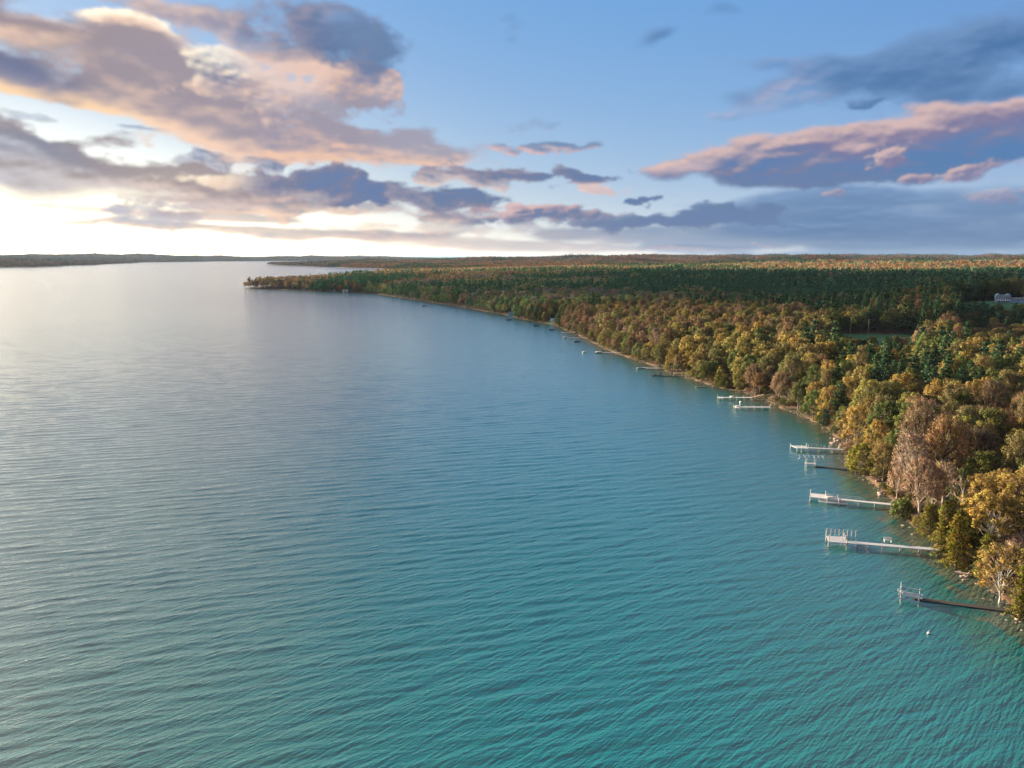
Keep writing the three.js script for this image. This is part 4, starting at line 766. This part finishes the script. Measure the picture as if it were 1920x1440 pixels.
function house(name, label, category, px, py, W, D, Hh, wall, roof, turn, opt = {}) {
  const [x, z] = spot(px, py), y = height(x, z), t = thing(name, label, category, [x, y, z], turn);
  mesh('wall', join(box(W, Hh + 1, D, 0, Hh / 2 - 0.5, 0)), wall, t);
  const gable = (w, d, h, x0, y0, z0) => { const s = new THREE.Shape(); s.moveTo(-d / 2 - 0.4, 0); s.lineTo(0, h); s.lineTo(d / 2 + 0.4, 0); s.lineTo(d / 2 + 0.4, -0.15); s.lineTo(-d / 2 - 0.4, -0.15); s.closePath(); return new THREE.ExtrudeGeometry(s, { depth: w + 0.8, bevelEnabled: false }).translate(0, 0, -w / 2 - 0.4).rotateY(Math.PI / 2).translate(x0, y0, z0); };
  mesh('roof', gable(W, D, opt.pitch ?? D * 0.28, 0, Hh + 0.16, 0), roof, t);
  const n = opt.windows ?? Math.max(2, Math.round(W / 3)), rows = opt.rows ?? 1;
  for (let k = 0; k < rows; k++) for (let i = 0; i < n; i++) { const w = mesh('window', join(box(Math.min(1.5, Hh * 0.4), Math.min(1.5, Hh * 0.4), 0.08, 0, 0, 0)), M.trim, t); w.position.set(-W / 2 + W * (i + 0.5) / n, Hh * (k + 0.55) / rows, D / 2 + 0.03); mesh('pane', box(Math.min(1.2, Hh * 0.32), Math.min(1.2, Hh * 0.32), 0.06, 0, 0, 0.03), M.glass, w); }
  if (opt.wing) { mesh('wing', box(opt.wing, Hh * 0.62 + 1, D * 0.8, W / 2 + opt.wing / 2 + 0.003, Hh * 0.31 - 0.5, -0.3), wall, t); mesh('wing_roof', gable(opt.wing, D * 0.8, D * 0.2, W / 2 + opt.wing / 2, Hh * 0.62 + 0.16, -0.3), roof, t); }
  if (opt.dormer) for (const dx of opt.dormer) mesh('dormer', join(box(2.2, 1.6, 2.2, dx, Hh + 1.0, D * 0.22), gable(2.2, 2.2, 0.9, 0, 0, 0).rotateY(Math.PI / 2).translate(dx, Hh + 1.8, D * 0.22)), wall, t);
  if (opt.porch) mesh('porch', join(box(W * 0.9, 0.18, 2.4, 0, Hh * 0.45, D / 2 + 1.25), ...[-0.44, -0.15, 0.15, 0.44].map((f) => box(0.2, Hh * 0.45, 0.2, W * f, Hh * 0.22, D / 2 + 2.3)), box(W * 0.9, 0.08, 0.08, 0, Hh * 0.45 + 1, D / 2 + 2.4)), M.trim, t);
  mesh('chimney', box(W * 0.06, 1.2, W * 0.06, W * 0.2, Hh + (opt.pitch ?? D * 0.28) + 0.2, -D * 0.1), M.stone, t);
  return t;
}
house('hill_house', 'wide pale two-storey house on a lawn among the woods at the right edge', 'house', 1879, 567, 8.5, 6, 3.2, M.siding, M.roof, -0.45, { rows: 2, windows: 6, dormer: [-3, 3], porch: 1, wing: 4 });
house('garden_shed', 'low pale shed beside the wide pale house at the right edge', 'shed', 1914, 568, 6, 4, 2.3, M.siding, M.roof, -0.5, { windows: 2 });
house('cottage', 'white cottage on the shore clearing beyond the boathouse', 'house', 960, 591.5, 5.5, 4, 2.0, M.siding, M.roof, -0.1, { windows: 3 });
house('boathouse', 'white boathouse at the water under dark trees', 'boathouse', 1039, 605.5, 5.6, 4, 1.9, M.white, M.siding, -0.2, { windows: 2 });
house('white_house', 'white house among the trees near the root of the point', 'house', 697, 546, 5, 6, 4.6, M.trim, M.trim, 0, { rows: 2, windows: 3 });
house('orange_house', 'small orange-roofed house right of the white house at the root of the point', 'house', 712, 548.5, 6, 6, 3, M.wood, M.shingle, 0.1, { windows: 3 });
house('point_cabin', 'low white cabin at the water in the middle of the point', 'cabin', 648, 548.5, 7.5, 5, 2.4, M.trim, M.trim, 0, { windows: 3 });
house('point_cabin', 'small pale cabin left of the low white cabin on the point', 'cabin', 629, 546.8, 4, 4, 2.2, M.siding, M.roof, 0, { windows: 2 });
house('point_cabin', 'leftmost small pale cabin on the point', 'cabin', 571, 544.8, 5, 4, 2.2, M.siding, M.roof, 0, { windows: 2 });
// power line over the meadow
{
  const spots = [spot(1594, 628), spot(1627, 632), spot(1764, 648)].map(([x, z]) => [x, height(x, z), z]), names = ['left wooden power pole behind the meadow', 'pale power pole standing at the far side of the meadow', 'power pole at the right end of the meadow wires'];
  spots.forEach(([x, y, z], i) => { const t = thing('power_pole', names[i], 'power pole', [x, y, z], 0.5); mesh('pole', rod(0.1, [0, -0.5, 0], [0, 11, 0]), M.stone, t); mesh('crossarm', box(2.4, 0.14, 0.12, 0, 10.5, 0.16), M.wood, t); for (const k of [-1, 1]) mesh('insulator', box(0.1, 0.25, 0.1, k, 10.7, 0.16), M.glass, t); });
  for (let s = 0; s < 2; s++) for (const k of [-1, 1]) {
    const a = spots[s], b = spots[s + 1], pts = Array.from({ length: 13 }, (_, i) => { const f = i / 12; return new THREE.Vector3(lerp(a[0], b[0], f) + k * 0.9, lerp(a[1], b[1], f) + 10.8 - 4 * 1.1 * f * (1 - f), lerp(a[2], b[2], f) + 0.16); });
    tag(mesh('power_wire', new THREE.TubeGeometry(new THREE.CatmullRomCurve3(pts), 24, 0.013, 4), M.dark), `${k < 0 ? 'left-hand' : 'right-hand'} wire of the ${s ? 'long right' : 'short left'} span over the meadow`, 'wire');
  }
}
// boulders and stones at the water's edge
{
  const r = rng(505), geos = Array.from({ length: 4 }, (_, i) => { const g = new THREE.IcosahedronGeometry(1, 2), q = g.attributes.position; for (let k = 0; k < q.count; k++) { const x = q.getX(k), y = q.getY(k), z = q.getZ(k), s = 0.65 + 0.7 * vnoise(x * 1.4 + i * 7 + 20, y * 1.4 + z * 1.1 + 20); q.setXYZ(k, x * s, y * s * 0.75, z * s); } g.computeVertexNormals(); return g; });
  const piles = [[1566, 829, 9, 'beside the shore end of the railed dock', 0.62], [1576, 838, 5, 'beside the shore end of the railed dock', 0.55], [1657, 926, 6, 'on the bank behind the dock with the two-beam lift', 0.5], [1738, 1004, 5, 'at the shore end of the nearest long dock', 0.45], [1803, 1080, 4, 'at the water below the lowest golden tree', 0.45]];
  for (const [px, py, n, where, s] of piles) for (let i = 0; i < n; i++) {
    const [x, z] = spot(px + (r() - 0.5) * 16, py + (r() - 0.5) * 9), k = s * (0.5 + 0.8 * r());
    const m = tag(mesh('boulder', geos[i % 4], M.stone), `pale boulder among the stones ${where}`, 'boulder', `boulders ${where}`); m.position.set(x, Math.max(0, height(x, z)) + k * 0.15, z); m.scale.set(k, k * 0.8, k); m.rotation.y = r() * 6;
  }
  const spots = [];
  for (let i = 0; i < 30000 && spots.length < 1500; i++) { const x = -20 + 130 * r(), z = -110 - 560 * Math.pow(r(), 1.4), d = inland(x, z); if (d > -1.6 && d < 2.2) spots.push([x, Math.max(-0.05, height(x, z)), z]); }
  const im = new THREE.InstancedMesh(geos[1], M.stone, spots.length), Mx = new THREE.Matrix4(), C = new THREE.Color(); im.name = 'shore_stones'; im.castShadow = im.receiveShadow = true;
  spots.forEach(([x, y, z], i) => { const k = 0.10 + 0.35 * Math.pow(r(), 2); Mx.makeRotationY(r() * 6).scale(new THREE.Vector3(k * 1.2, k * 0.7, k)).setPosition(x, y, z); im.setMatrixAt(i, Mx); const v = 0.5 + 0.6 * r(); im.setColorAt(i, C.setRGB(v, v * 0.94, v * 0.86)); });
  tag(im, 'scattered stones along the edge of the water', 'stones', null, 'stuff'); scene.add(im);
  const logs = [[1650, 903, 3.4, 0.5, 'pale log lying on the bank above the dock with the two-beam lift'], [1806, 1079, 2.6, -0.6, 'pale driftwood log at the water below the lowest golden tree'], [1313, 727, 4, 0.2, 'pale driftwood log on the shore left of the twin white docks'], [1272, 703, 4.5, 0.1, 'pale driftwood on the shore beyond the small dark boat']];
  for (const [px, py, l, a, label] of logs) { const [x, z] = spot(px, py), t = thing('driftwood_log', label, 'log', [x, Math.max(0, height(x, z)) + 0.25, z], a); mesh('log', rod(0.24, [-l / 2, 0, 0], [l / 2, 0.1, 0]), M.stone, t); mesh('branch_stub', rod(0.09, [l * 0.2, 0, 0], [l * 0.35, 0.6, 0.3]), M.stone, t); }
}
renderer.render(scene, camera);
